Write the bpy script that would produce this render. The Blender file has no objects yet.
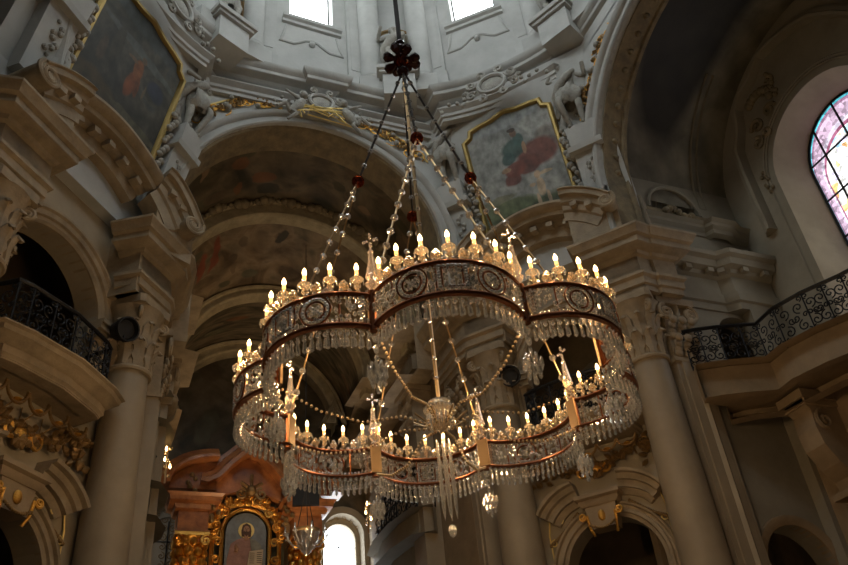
import bpy, bmesh, math, random
from mathutils import Vector, Matrix
from mathutils.geometry import tessellate_polygon
random.seed(7)
PI = math.pi
S = bpy.context.scene
COL = S.collection

# ------------------------------------------------------------------ materials
def new_mat(name):
    m = bpy.data.materials.new(name); m.use_nodes = True
    nt = m.node_tree
    return m, nt, nt.nodes['Principled BSDF']

def stone(name, col, dark=0.75, scale=1.4, rough=0.75, bump=0.25, warm=None):
    m, nt, b = new_mat(name)
    tc = nt.nodes.new('ShaderNodeTexCoord')
    n = nt.nodes.new('ShaderNodeTexNoise'); n.inputs['Scale'].default_value = scale
    n.inputs['Detail'].default_value = 8; n.inputs['Roughness'].default_value = 0.65
    r = nt.nodes.new('ShaderNodeValToRGB')
    c2 = warm or tuple(c * dark for c in col)
    r.color_ramp.elements[0].position = 0.32; r.color_ramp.elements[0].color = (*c2, 1)
    r.color_ramp.elements[1].position = 0.62; r.color_ramp.elements[1].color = (*col, 1)
    nt.links.new(tc.outputs['Object'], n.inputs['Vector'])
    nt.links.new(n.outputs['Fac'], r.inputs['Fac'])
    nt.links.new(r.outputs['Color'], b.inputs['Base Color'])
    b.inputs['Roughness'].default_value = rough
    n2 = nt.nodes.new('ShaderNodeTexNoise'); n2.inputs['Scale'].default_value = scale * 9
    bp = nt.nodes.new('ShaderNodeBump'); bp.inputs['Strength'].default_value = bump; bp.inputs['Distance'].default_value = 0.03
    nt.links.new(tc.outputs['Object'], n2.inputs['Vector'])
    nt.links.new(n2.outputs['Fac'], bp.inputs['Height'])
    nt.links.new(bp.outputs['Normal'], b.inputs['Normal'])
    return m

def metal(name, col, rough=0.3, metallic=1.0, bump=0.0):
    m, nt, b = new_mat(name)
    b.inputs['Base Color'].default_value = (*col, 1); b.inputs['Metallic'].default_value = metallic
    b.inputs['Roughness'].default_value = rough
    if bump:
        n2 = nt.nodes.new('ShaderNodeTexNoise'); n2.inputs['Scale'].default_value = 14
        bp = nt.nodes.new('ShaderNodeBump'); bp.inputs['Strength'].default_value = bump; bp.inputs['Distance'].default_value = 0.05
        nt.links.new(n2.outputs['Fac'], bp.inputs['Height']); nt.links.new(bp.outputs['Normal'], b.inputs['Normal'])
    return m

def emit(name, col, strength):
    m = bpy.data.materials.new(name); m.use_nodes = True; nt = m.node_tree; nt.nodes.clear()
    e = nt.nodes.new('ShaderNodeEmission'); e.inputs[0].default_value = (*col, 1); e.inputs[1].default_value = strength
    o = nt.nodes.new('ShaderNodeOutputMaterial'); nt.links.new(e.outputs[0], o.inputs[0])
    return m

def crystal(name, tint, clear=0.55, rough=0.08, body=0.12):
    # cut glass: mirror facets, a clear body and a little bright diffusion
    m = bpy.data.materials.new(name); m.use_nodes = True; nt = m.node_tree; nt.nodes.clear()
    g = nt.nodes.new('ShaderNodeBsdfGlossy'); g.inputs[0].default_value = (*tint, 1); g.inputs['Roughness'].default_value = rough
    t = nt.nodes.new('ShaderNodeBsdfTransparent'); t.inputs[0].default_value = (*[0.7 + 0.3 * c for c in tint], 1)
    d = nt.nodes.new('ShaderNodeBsdfTranslucent'); d.inputs[0].default_value = (*tint, 1)
    m1 = nt.nodes.new('ShaderNodeMixShader'); m1.inputs[0].default_value = clear
    m2 = nt.nodes.new('ShaderNodeMixShader'); m2.inputs[0].default_value = body
    nt.links.new(g.outputs[0], m1.inputs[1]); nt.links.new(t.outputs[0], m1.inputs[2])
    nt.links.new(m1.outputs[0], m2.inputs[1]); nt.links.new(d.outputs[0], m2.inputs[2])
    o = nt.nodes.new('ShaderNodeOutputMaterial'); nt.links.new(m2.outputs[0], o.inputs[0])
    return m

def painted(name, base, blobs, scale=3.0, detail=9, distort=0.06, rough=0.6, aspect=1.0):
    # oil paint or fresco: noisy ground colours and soft-edged painted shapes laid out in the panel's own UV
    m, nt, b = new_mat(name)
    L = nt.links.new
    uv = nt.nodes.new('ShaderNodeUVMap'); uv.uv_map = 'UVMap'
    n = nt.nodes.new('ShaderNodeTexNoise'); n.inputs['Scale'].default_value = scale; n.inputs['Detail'].default_value = detail
    n.inputs['Distortion'].default_value = 1.2
    asp = nt.nodes.new('ShaderNodeVectorMath'); asp.operation = 'MULTIPLY'; asp.inputs[1].default_value = (1, aspect, 1); L(uv.outputs[0], asp.inputs[0])
    L(asp.outputs[0], n.inputs['Vector'])
    r = nt.nodes.new('ShaderNodeValToRGB')
    el = r.color_ramp.elements
    k = len(base)
    el[0].position = 0.3; el[0].color = (*base[0], 1)
    el[1].position = 0.7; el[1].color = (*base[-1], 1)
    for i in range(1, k - 1):
        e = el.new(0.3 + 0.4 * i / (k - 1)); e.color = (*base[i], 1)
    L(n.outputs['Fac'], r.inputs['Fac'])
    # warped uv for painted shapes
    n3 = nt.nodes.new('ShaderNodeTexNoise'); n3.inputs['Scale'].default_value = 9; n3.inputs['Detail'].default_value = 4
    L(asp.outputs[0], n3.inputs['Vector'])
    sb = nt.nodes.new('ShaderNodeVectorMath'); sb.operation = 'SUBTRACT'; sb.inputs[1].default_value = (0.5, 0.5, 0.5)
    L(n3.outputs['Color'], sb.inputs[0])
    sc = nt.nodes.new('ShaderNodeVectorMath'); sc.operation = 'SCALE'; sc.inputs['Scale'].default_value = distort * 2
    L(sb.outputs[0], sc.inputs[0])
    ad = nt.nodes.new('ShaderNodeVectorMath'); ad.operation = 'ADD'
    L(uv.outputs[0], ad.inputs[0]); L(sc.outputs[0], ad.inputs[1])
    cur = r.outputs['Color']
    for (x, y, rx, ry, c) in blobs:
        s1 = nt.nodes.new('ShaderNodeVectorMath'); s1.operation = 'SUBTRACT'; s1.inputs[1].default_value = (x, y, 0)
        L(ad.outputs[0], s1.inputs[0])
        s2 = nt.nodes.new('ShaderNodeVectorMath'); s2.operation = 'MULTIPLY'; s2.inputs[1].default_value = (1 / rx, 1 / ry, 0)
        L(s1.outputs[0], s2.inputs[0])
        ln = nt.nodes.new('ShaderNodeVectorMath'); ln.operation = 'LENGTH'; L(s2.outputs[0], ln.inputs[0])
        mr = nt.nodes.new('ShaderNodeMapRange'); mr.inputs['From Min'].default_value = 0.85; mr.inputs['From Max'].default_value = 1.1
        mr.inputs['To Min'].default_value = 0.92; mr.inputs['To Max'].default_value = 0
        L(ln.outputs['Value'], mr.inputs['Value'])
        mx = nt.nodes.new('ShaderNodeMix'); mx.data_type = 'RGBA'
        L(mr.outputs[0], mx.inputs[0]); L(cur, mx.inputs[6]); mx.inputs[7].default_value = (*c, 1)
        cur = mx.outputs[2]
    n4 = nt.nodes.new('ShaderNodeTexNoise'); n4.inputs['Scale'].default_value = 14; n4.inputs['Detail'].default_value = 6
    L(asp.outputs[0], n4.inputs['Vector'])
    mr = nt.nodes.new('ShaderNodeMapRange'); mr.inputs['From Min'].default_value = 0.3; mr.inputs['From Max'].default_value = 0.7
    mr.inputs['To Min'].default_value = 0.55; mr.inputs['To Max'].default_value = 1.25
    L(n4.outputs['Fac'], mr.inputs['Value'])
    mu = nt.nodes.new('ShaderNodeVectorMath'); mu.operation = 'SCALE'
    L(cur, mu.inputs[0]); L(mr.outputs[0], mu.inputs['Scale'])
    L(mu.outputs[0], b.inputs['Base Color'])
    b.inputs['Roughness'].default_value = rough
    return m

M = {}
M['plaster'] = stone('warm white plaster', (0.392, 0.331, 0.238), 0.78, 0.9, 0.8, 0.15)
M['plaster_cool'] = stone('pale grey plaster', (0.502, 0.508, 0.486), 0.8, 0.8, 0.8, 0.12)
M['stone'] = stone('buff stone', (0.360, 0.266, 0.163), 0.7, 1.6, 0.65, 0.2)
M['column'] = stone('column stucco', (0.364, 0.297, 0.208), 0.82, 1.1, 0.55, 0.12)
M['moulding'] = stone('stone moulding', (0.399, 0.313, 0.205), 0.62, 2.2, 0.7, 0.2)
M['statue'] = stone('statue stucco', (0.414, 0.400, 0.353), 0.55, 3.5, 0.7, 0.5)
M['ring'] = stone('ring cornice stucco', (0.456, 0.454, 0.426), 0.78, 1.2, 0.75, 0.15)
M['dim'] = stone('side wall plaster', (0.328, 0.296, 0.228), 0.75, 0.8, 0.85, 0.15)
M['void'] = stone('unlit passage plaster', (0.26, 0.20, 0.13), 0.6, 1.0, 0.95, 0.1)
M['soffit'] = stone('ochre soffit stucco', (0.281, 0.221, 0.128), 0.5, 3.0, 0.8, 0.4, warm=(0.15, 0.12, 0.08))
M['rib_stone'] = stone('pale ochre rib stucco', (0.50, 0.42, 0.27), 0.6, 2.5, 0.75, 0.3)
M['floor'] = stone('floor stone', (0.30, 0.25, 0.20), 0.6, 0.6, 0.4, 0.1)
M['marble'] = stone('red brown marble', (0.50, 0.205, 0.07), 0.35, 2.6, 0.3, 0.1, warm=(0.22, 0.08, 0.035))
M['marble_green'] = stone('grey green marble', (0.16, 0.16, 0.11), 0.4, 3.0, 0.35, 0.1)
M['gold'] = metal('gilding', (0.86, 0.48, 0.11), 0.34, 1.0, 0.4)
M['old_gold'] = metal('dull old gilding', (0.42, 0.30, 0.11), 0.5, 0.8, 0.2)
M['gold_paint'] = metal('gilt stucco line', (0.85, 0.66, 0.25), 0.45, 0.4, 0.2)
M['bronze_leaf'] = metal('dark gilt leaf', (0.30, 0.19, 0.08), 0.4, 0.7, 0.5)
M['iron'] = metal('black iron', (0.02, 0.02, 0.022), 0.45, 0.6)
M['rail'] = metal('copper rail', (0.30, 0.11, 0.05), 0.3, 1.0)
M['brass'] = metal('chain brass', (0.80, 0.56, 0.30), 0.35, 1.0)
M['panel'] = metal('cream enamel plate', (0.62, 0.40, 0.20), 0.35, 0.4)
M['crystal'] = crystal('cut crystal', (0.97, 0.96, 0.93), 0.38, 0.14, 0.2)
M['crystal_spire'] = crystal('pale crystal', (1.0, 0.92, 0.86), 0.35, 0.16, 0.2)
M['crystal_warm'] = crystal('crystal drip cup', (1.0, 0.88, 0.70), 0.45, 0.14, 0.16)
M['crystal_bead'] = crystal('crystal bead', (0.98, 0.96, 0.92), 0.28, 0.16, 0.24)
M['ruby'] = crystal('amber red glass', (0.26, 0.04, 0.01), 0.3, 0.1, 0.3)
M['ruby_dark'] = metal('dark amber glass', (.035, .012, .01), 0.15, 0.3)
M['flame'] = emit('lit candle bulb', (1.0, 0.64, 0.27), 15)
M['sleeve'] = emit('candle sleeve with bulb glow', (1.0, 0.50, 0.14), 2.6)  # emission puts the bulb's orange glow onto the sleeve
M['sky'] = emit('daylight in window', (0.93, 0.97, 1.0), 9)
M['sky_low'] = emit('daylight in choir window', (0.90, 0.96, 1.0), 6)
M['rope'] = metal('dark rope', (0.035, 0.03, 0.028), 0.8, 0.1)
M['black'] = metal('matt black', (0.012, 0.011, 0.011), 0.6, 0.0)

# ------------------------------------------------------------------ mesh builder
class MB:
    def __init__(s): s.v = []; s.f = []; s.uv = {}
    def add(s, vs, fs):
        o = len(s.v); s.v += [Vector(p) for p in vs]; s.f += [tuple(i + o for i in f) for f in fs]; return s
    def box(s, c, d, M3=None):
        c = Vector(c); vs = []
        for x in (-.5, .5):
            for y in (-.5, .5):
                for z in (-.5, .5):
                    p = Vector((x * d[0], y * d[1], z * d[2]))
                    if M3: p = M3 @ p
                    vs.append(c + p)
        return s.add(vs, [(0, 1, 3, 2), (4, 6, 7, 5), (0, 4, 5, 1), (2, 3, 7, 6), (0, 2, 6, 4), (1, 5, 7, 3)])
    def lathe(s, prof, c=(0, 0, 0), n=16, M3=None, caps=True):
        c = Vector(c); o = []; fs = []
        for (r, z) in prof:
            for k in range(n):
                a = 2 * PI * k / n; p = Vector((r * math.cos(a), r * math.sin(a), z))
                if M3: p = M3 @ p
                o.append(c + p)
        for i in range(len(prof) - 1):
            for k in range(n):
                k2 = (k + 1) % n
                fs.append((i * n + k, i * n + k2, (i + 1) * n + k2, (i + 1) * n + k))
        if caps:
            fs.append(tuple(range(n - 1, -1, -1))); fs.append(tuple((len(prof) - 1) * n + k for k in range(n)))
        return s.add(o, fs)
    def tube(s, pts, r, n=6, closed=False, flat=1.0):
        pts = [Vector(p) for p in pts]; m = len(pts)
        rs = r if isinstance(r, (list, tuple)) else [r] * m
        vs = []; prev = None
        for i in range(m):
            a = pts[(i - 1) % m] if (closed or i > 0) else pts[i]
            b = pts[(i + 1) % m] if (closed or i < m - 1) else pts[i]
            t = (b - a)
            t = t.normalized() if t.length > 1e-9 else Vector((0, 0, 1))
            if prev is None:
                u = t.cross(Vector((0, 0, 1)))
                if u.length < 1e-3: u = t.cross(Vector((1, 0, 0)))
            else:
                u = prev - t * prev.dot(t)
                if u.length < 1e-4: u = t.cross(Vector((0.3, 1, 0.2)))
            u.normalize(); w = t.cross(u); prev = u
            for k in range(n):
                an = 2 * PI * k / n
                vs.append(pts[i] + (u * math.cos(an) * flat + w * math.sin(an)) * rs[i])
        fs = []
        for i in range(m if closed else m - 1):
            j = (i + 1) % m
            for k in range(n):
                k2 = (k + 1) % n
                fs.append((i * n + k, i * n + k2, j * n + k2, j * n + k))
        if not closed:
            fs.append(tuple(range(n - 1, -1, -1))); fs.append(tuple((m - 1) * n + k for k in range(n)))
        return s.add(vs, fs)
    def sweep(s, path, N, prof, closed=False, side=1):
        P = [Vector(p) for p in path]; N = Vector(N).normalized(); m = len(P); q = len(prof); vs = []
        for i in range(m):
            d1 = (P[i] - P[(i - 1) % m]) if (closed or i > 0) else None
            d2 = (P[(i + 1) % m] - P[i]) if (closed or i < m - 1) else None
            if d1 is None: d1 = d2
            if d2 is None: d2 = d1
            l1 = N.cross(d1).normalized() * side; l2 = N.cross(d2).normalized() * side
            l = l1 + l2
            if l.length < 1e-5: l = l1.copy()
            l.normalize(); l /= max(0.35, l.dot(l1))
            for (a, b) in prof: vs.append(P[i] + l * a + N * b)
        fs = []
        for i in range(m if closed else m - 1):
            j = (i + 1) % m
            for k in range(q - 1): fs.append((i * q + k, j * q + k, j * q + k + 1, i * q + k + 1))
        if not closed:
            fs.append(tuple(range(q))); fs.append(tuple((m - 1) * q + k for k in range(q - 1, -1, -1)))
        return s.add(vs, fs)
    def ico(s, c, r, flat=(1, 1, 1)):
        t = (1 + 5 ** .5) / 2; l = math.sqrt(1 + t * t)
        vs = [(-1, t, 0), (1, t, 0), (-1, -t, 0), (1, -t, 0), (0, -1, t), (0, 1, t), (0, -1, -t), (0, 1, -t), (t, 0, -1), (t, 0, 1), (-t, 0, -1), (-t, 0, 1)]
        fs = [(0, 11, 5), (0, 5, 1), (0, 1, 7), (0, 7, 10), (0, 10, 11), (1, 5, 9), (5, 11, 4), (11, 10, 2), (10, 7, 6), (7, 1, 8), (3, 9, 4), (3, 4, 2), (3, 2, 6), (3, 6, 8), (3, 8, 9), (4, 9, 5), (2, 4, 11), (6, 2, 10), (8, 6, 7), (9, 8, 1)]
        c = Vector(c)
        return s.add([c + Vector((a * flat[0], b * flat[1], d * flat[2])) * (r / l) for a, b, d in vs], fs)
    def ball(s, c, r, n=10, sq=(1, 1, 1), M3=None):
        prof = [(max(1e-3, r * math.sin(PI * i / n)), -r * math.cos(PI * i / n)) for i in range(n + 1)]
        o = len(s.v); s.lathe(prof, (0, 0, 0), n + 2)
        for i in range(o, len(s.v)):
            p = s.v[i]; p = Vector((p.x * sq[0], p.y * sq[1], p.z * sq[2]))
            if M3: p = M3 @ p
            s.v[i] = p + Vector(c)
        return s
    def prism(s, poly, org, U, W, N, th):
        # outline poly (u,w) placed at org, extruded th along N
        org, U, W, N = Vector(org), Vector(U), Vector(W), Vector(N)
        n = len(poly); A = [org + U * a + W * b for a, b in poly]; B = [p + N * th for p in A]
        tri = tessellate_polygon([[Vector((a, b, 0)) for a, b in poly]])
        fs = [tuple(t) for t in tri] + [tuple(n + i for i in reversed(t)) for t in tri]
        fs += [(i, (i + 1) % n, n + (i + 1) % n, n + i) for i in range(n)]
        return s.add(A + B, fs)
    def wall(s, outer, holes, F, d0, d1):
        # panel with holes; outer/holes in (u,z); F maps (u,d,z) to the place; gives front, back and reveals
        loops = [outer] + holes
        flat = [p for l in loops for p in l]; n = len(flat)
        tri = tessellate_polygon([[Vector((a, b, 0)) for a, b in l] for l in loops])
        vs = [F(u, d0, z) for u, z in flat] + [F(u, d1, z) for u, z in flat]
        fs = [tuple(t) for t in tri] + [tuple(n + i for i in reversed(t)) for t in tri]
        o = 0
        for l in loops:
            k = len(l)
            for i in range(k): fs.append((o + i, o + (i + 1) % k, n + o + (i + 1) % k, n + o + i))
            o += k
        return s.add(vs, fs)
    def map(s, F):
        s.v = [Vector(F(p)) for p in s.v]; return s
    def mesh(s, name, loc=(0, 0, 0), smooth=35):
        me = bpy.data.meshes.new(name); l = Vector(loc)
        me.from_pydata([tuple(p - l) for p in s.v], [], s.f)
        if s.uv:
            lay = me.uv_layers.new(name='UVMap')
            for p in me.polygons:
                for li, vi in zip(p.loop_indices, p.vertices):
                    lay.data[li].uv = s.uv.get(vi, (0, 0))
        if smooth:
            for p in me.polygons: p.use_smooth = True
            me.set_sharp_from_angle(angle=math.radians(smooth))
        me.update()
        return me

def tag(o, label, cat, group=None, kind=None):
    if label: o['label'] = label
    if cat: o['category'] = cat
    if group: o['group'] = group
    if kind: o['kind'] = kind
    return o
def thing(name, label, cat, loc=(0, 0, 0), group=None, kind=None, rot=(0, 0, 0)):
    o = bpy.data.objects.new(name, None); COL.objects.link(o)
    o.location = loc; o.rotation_euler = rot; o.empty_display_size = 0.2
    return tag(o, label, cat, group, kind)
def chain_loc(o):
    l = Vector((0, 0, 0))
    while o is not None: l += o.location; o = o.parent
    return l
def part(name, mb, mat, parent=None, local=False, smooth=35, label=None):
    # world-coordinate builder -> object whose origin is its parent's
    off = (0, 0, 0)
    if parent is not None and not local: off = chain_loc(parent)
    me = mb.mesh(name, off, smooth); me.materials.append(M[mat] if isinstance(mat, str) else mat)
    o = bpy.data.objects.new(name, me); COL.objects.link(o)
    if parent is not None: o.parent = parent
    if label: o['label'] = label
    return o
def single(name, mb, mat, label, cat, group=None, kind=None, smooth=35):
    # a thing that is one mesh: origin at the base centre
    xs = [p.x for p in mb.v]; ys = [p.y for p in mb.v]; zs = [p.z for p in mb.v]
    loc = Vector(((min(xs) + max(xs)) / 2, (min(ys) + max(ys)) / 2, min(zs)))
    me = mb.mesh(name, loc, smooth); me.materials.append(M[mat] if isinstance(mat, str) else mat)
    o = bpy.data.objects.new(name, me); COL.objects.link(o); o.location = loc
    return tag(o, label, cat, group, kind)
def struct(name, mb, mat, label, smooth=35, cat='architecture'):
    return single(name, mb, mat, label, cat, None, 'structure', smooth)
def copy_part(o, parent, loc=None, rot=None, scale=None):
    c = o.copy(); COL.objects.link(c); c.parent = parent
    if loc is not None: c.location = loc
    if rot is not None: c.rotation_euler = rot
    if scale is not None: c.scale = scale
    return c
def copy_tree(root, parent=None):
    c = root.copy(); COL.objects.link(c); c.parent = parent
    for ch in list(root.children): copy_tree(ch, c)
    return c

def arc(cx, cz, r, a0, a1, n=24):
    return [(cx + r * math.cos(math.radians(a0 + (a1 - a0) * i / n)), cz + r * math.sin(math.radians(a0 + (a1 - a0) * i / n))) for i in range(n + 1)]
def spiral(cx, cz, r0, r1, a0, turns, n=40):
    # from outer r0 to inner r1
    out = []
    for i in range(n + 1):
        t = i / n; a = math.radians(a0) + 2 * PI * turns * t; r = r0 + (r1 - r0) * t ** 0.8
        out.append((cx + r * math.cos(a), cz + r * math.sin(a)))
    return out
def resample(pts, step):
    pts = [Vector(p) for p in pts]; out = [pts[0]]; acc = 0
    for a, b in zip(pts, pts[1:]):
        L = (b - a).length; d = step - acc
        while d <= L:
            out.append(a.lerp(b, d / L)); d += step
        acc = L - (d - step)
    return out

# ------------------------------------------------------------------ plan of the crossing
CX, CY = 4.55, 9.0
MIR = 4.59                                    # mirror axis of the two piers
ident = lambda p: Vector(p)
mirror = lambda p: Vector((2 * MIR - p[0], p[1], p[2]))
Mc = Vector((9.02, 16.01, 0)); tt = Vector((0.6275, -0.7786, 0)); nn = Vector((0.7786, 0.6275, 0)); LEN = 3.857
def P(s, d, z): return Mc + tt * s + nn * d + Vector((0, 0, z))
WIDE = 1.13                                   # the left pier is a little wider than the right one
def leftpier(p):
    q = Vector(p); v = Vector((q.x - Mc.x, q.y - Mc.y, 0)); sv = v.dot(tt)
    if sv > 0: q = q + tt * (sv * (WIDE - 1))
    if 2 < q.z < 9.2: q.z -= .3 * min(1, (9.2 - q.z) / .9)
    return Vector((2 * MIR - q.x, q.y, q.z))
SH = leftpier(P(LEN, 0, 0)) - mirror(P(LEN, 0, 0))
leftcol = lambda p: mirror(p) + SH

# ------------------------------------------------------------------ floor
f = MB().box((6, 11, -0.1), (34, 42, 0.2)); struct('floor', f, 'floor', 'stone floor of the church below the chandelier', 0, 'floor')

# ------------------------------------------------------------------ columns and capitals
def capital_parts(parent, c, r, z0, z1, fmap):
    h = z1 - z0; c = Vector((c[0], c[1], 0))
    mb = MB(); mb.lathe([(r * 1.12, z0 - .1), (r * 1.16, z0 - .05), (r * 1.12, z0), (r * .98, z0 + .02), (r * .98, z0 + .55 * h), (r * 1.25, z0 + .8 * h), (r * 1.42, z0 + .88 * h)], c, 20)
    for row, (zb, hh, cnt, ph) in enumerate(((z0, .46 * h, 10, 0), (z0 + .28 * h, .46 * h, 10, .5))):
        for k in range(cnt):
            a = 2 * PI * (k + ph) / cnt; ra = Vector((math.cos(a), math.sin(a), 0)); ta = Vector((-math.sin(a), math.cos(a), 0))
            vs = []; m = 7
            for i in range(m):
                t = i / (m - 1); w = r * .30 * (math.sin(PI * (0.18 + .74 * t)) ** .8) * (1 + .18 * (-1) ** i)
                o = r * 1.0 + r * .38 * max(0, t - .5) ** 1.3 * 2.6 * (1 if t < .95 else 1.0) + .02
                z = zb + hh * (t if t < .85 else .85 - (t - .85) * .9)
                for sgn in (-1, 0, 1): vs.append(c + ra * (o + (0.05 if sgn == 0 else 0)) + ta * w * sgn + Vector((0, 0, z)))
            fs = []
            for i in range(m - 1):
                for j in range(2): fs.append((i * 3 + j, i * 3 + j + 1, i * 3 + j + 4, i * 3 + j + 3))
            back = [v - ra * .05 for v in vs]; k0 = len(vs)
            fs2 = [tuple(k0 + q for q in reversed(g)) for g in fs]
            rim = []
            edge = [i * 3 for i in range(m)] + [(m - 1) * 3 + 1] + [i * 3 + 2 for i in reversed(range(m))] + [1]
            for i in range(len(edge)): a1, b1 = edge[i], edge[(i + 1) % len(edge)]; rim.append((a1, b1, b1 + k0, a1 + k0))
            mb.add(vs + back, fs + fs2 + rim)
    mb.map(fmap); cp = part('capital', mb, 'moulding', parent)
    for k in range(4):
        a = PI / 4 + k * PI / 2
        # turn volutes so they sit on the diagonals of the pier
        a += math.atan2(nn.y, nn.x)
        ra = Vector((math.cos(a), math.sin(a), 0)); v = MB()
        pts = [c + ra * (r * .95 + u) + Vector((0, 0, w)) for u, w in [(0, z0 + .5 * h), (.1 * r, z0 + .7 * h)] + spiral(r * .42, z0 + .74 * h, r * .34, r * .04, 110, -1.9, 26)]
        v.tube(pts, [r * .09 + .015] * 3 + [r * .1] * (len(pts) - 3), 6); v.map(fmap)
        part('volute', v, 'moulding', cp)
    ab = MB(); q = []
    for k in range(4):
        a = k * PI / 2 + math.atan2(nn.y, nn.x)
        for t in (-1, -.5, 0, .5, 1):
            rr = r * (1.25 + .42 * t * t); q.append((rr * math.cos(a + t * .7), rr * math.sin(a + t * .7)))
    ab.prism(q, c + Vector((0, 0, z0 + .88 * h)), (1, 0, 0), (0, 1, 0), (0, 0, 1), .12 * h); ab.map(fmap)
    part('abacus', ab, 'moulding', cp)

def column(c, r, label, fmap, ztop=12.15):
    base = fmap(Vector((c[0], c[1], 0)))
    t = thing('column', label, 'column', base, 'round columns at the corners of the crossing')
    zc = 10.5; prof = [(r * 1.16, 1.9), (r * 1.16, 4), (r * 1.12, 7), (r * 1.02, 9.5), (r * .98, zc - .1)]
    part('shaft', MB().lathe(prof, (c[0], c[1], 0), 36).map(fmap), 'column', t)
    b = MB().box((c[0], c[1], .7), (1.5, 1.5, 1.4)); b.lathe([(r * 1.5, 1.4), (r * 1.5, 1.55), (r * 1.3, 1.65), (r * 1.4, 1.75), (r * 1.2, 1.9)], (c[0], c[1], 0), 28); b.map(fmap)
    part('base', b, 'stone', t)
    capital_parts(t, c, r, zc, ztop, fmap)
P0 = P(0, 0, 0); P1 = P(LEN, 0, 0)
column(P0, .43, 'round pale column seen behind the chandelier, on the left of the right pier', ident)
column(P1, .43, 'big round pale column right of the chandelier, nearest the iron balcony', ident)
column(P0, .43, 'round pale column at left, between the dark gallery and the altar choir', mirror)
column(P1, .43, 'round column cut by the left edge of the picture, only its capital showing', leftcol)

def pilaster(x0, x1, y0, y1, label, fmap, face):
    # face: 'x' looks to -x, 'y' looks to -y
    c = Vector(((x0 + x1) / 2, (y0 + y1) / 2, 0))
    t = thing('pilaster', label, 'pilaster', fmap(c), 'flat pilasters beside the crossing columns')
    b = MB().box((c.x, c.y, 5.2), (x1 - x0, y1 - y0, 10.4))
    if face == 'y':
        b.box((c.x, y0 - .02, 6.2), (x1 - x0 - .26, .05, 8.6))
    else: b.box((x0 - .02, c.y, 6.2), (.05, y1 - y0 - .26, 8.6))
    part('shaft', b.map(fmap), 'column', t)
    k = MB(); w = max(x1 - x0, y1 - y0)
    k.box((c.x, c.y, 10.45), (x1 - x0 + .12, y1 - y0 + .12, .1)); k.box((c.x, c.y, 11.25), (x1 - x0 + .02, y1 - y0 + .02, 1.6)); k.box((c.x, c.y, 12.06), (x1 - x0 + .3, y1 - y0 + .3, .18))
    for row in range(2):
        for j in range(3):
            u = -w / 2 + w * (j + .5) / 3 if row == 0 else -w / 2 + w * (j + .5) / 3
            z = 10.62 + row * .5
            for i in range(4):
                o = .04 + .05 * i * i / 3
                if face == 'y': k.ball((c.x + u, y0 - o, z + .12 * i), .12, 6, (1, .5, .9))
                else: k.ball((x0 - o, c.y + u, z + .12 * i), .12, 6, (.5, 1, .9))
    cp = part('capital', k.map(fmap), 'moulding', t)
    for sg in (-1, 1):
        sp = spiral(sg * w * .44, 11.72, .24, .03, 90 if sg > 0 else 90, -1.8 * sg, 24)
        if face == 'y': pts = [(c.x + u, y0 - .12, z) for u, z in sp]
        else: pts = [(x0 - .12, c.y + u, z) for u, z in sp]
        part('volute', MB().tube(pts, .055, 6).map(fmap), 'moulding', cp)
pilaster(11.95, 12.75, 12.68, 13.3, 'flat pilaster right of the big column, beside the iron balcony', ident, 'y')
pilaster(8.5, 9.2, 16.75, 17.6, 'flat pilaster left of the column behind the chandelier', ident, 'x')
pilaster(8.3, 9.1, 16.75, 17.6, 'narrow flat pilaster right of the left column, facing the altar', mirror, 'x')

# ------------------------------------------------------------------ entablature of the piers
def fasc(w=0.0):
    # architrave, frieze, cornice; a = projection, b = height from the capital tops
    return [(-.6, 0), (0, 0), (0, .16), (.05, .18), (.05, .36), (.12, .42), (.12, .5), (0, .52), (0, 1.0), (.08, 1.04), (.12, 1.12), (.3, 1.18), (.34, 1.22),
            (.34, 1.38), (.42, 1.42), (.46, 1.52), (.52, 1.6), (.52, 1.66), (.1, 1.72), (-.6, 1.72)]
Z0 = 12.15
outline = [Vector((8.3, 18.2, Z0)), Vector((8.3, 16.5, Z0)), P(-.5, -.42, Z0), P(.55, -.42, Z0), P(.62, .12, Z0)]
outlineR = [P(3.24, .12, Z0), P(3.3, -.42, Z0), P(4.36, -.42, Z0), Vector((11.85, 12.42, Z0)), Vector((11.9, 12.36, Z0)), Vector((12.55, 12.36, Z0)), Vector((12.55, 12.85, Z0))]
def modillions(mb, path, z, prj, step=.55, sz=(.18, .16, .13), side=-1):
    for a, b in zip(path, path[1:]):
        a, b = Vector(a), Vector(b); L = (b - a).length
        if L < .3: continue
        d = (b - a).normalized(); l = Vector((0, 0, 1)).cross(d) * side
        n = max(1, int(L / step))
        R3 = Matrix((d, l, Vector((0, 0, 1)))).transposed()
        for i in range(n):
            p = a + d * L * (i + .5) / n + l * prj; mb.box((p.x, p.y, z), sz, R3)
for fm, who in ((ident, 'right'), (leftpier, 'left')):
    e = MB(); e.sweep(outline, (0, 0, 1), fasc(), side=-1); e.sweep(outlineR, (0, 0, 1), fasc(), side=-1)
    modillions(e, outline, Z0 + 1.26, .2); modillions(e, outlineR, Z0 + 1.26, .2)
    # solid cores above the columns
    for s0, s1 in ((-.5, .62), (3.24, 4.36)):
        q = [P(s0, -.42, 0), P(s1, -.42, 0), P(s1, .8, 0), P(s0, .8, 0)]
        e.add([p + Vector((0, 0, Z0)) for p in q] + [p + Vector((0, 0, Z0 + 1.7)) for p in q], [(0, 1, 2, 3), (4, 5, 6, 7), (0, 1, 5, 4), (1, 2, 6, 5), (2, 3, 7, 6), (3, 0, 4, 7)])
    e.map(fm)
    struct('trim_%d' % (1 if who == 'right' else 2), e, 'moulding', 'stone entablature with dentils breaking out over the columns of the %s pier' % who, 30, 'entablature')

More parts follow.
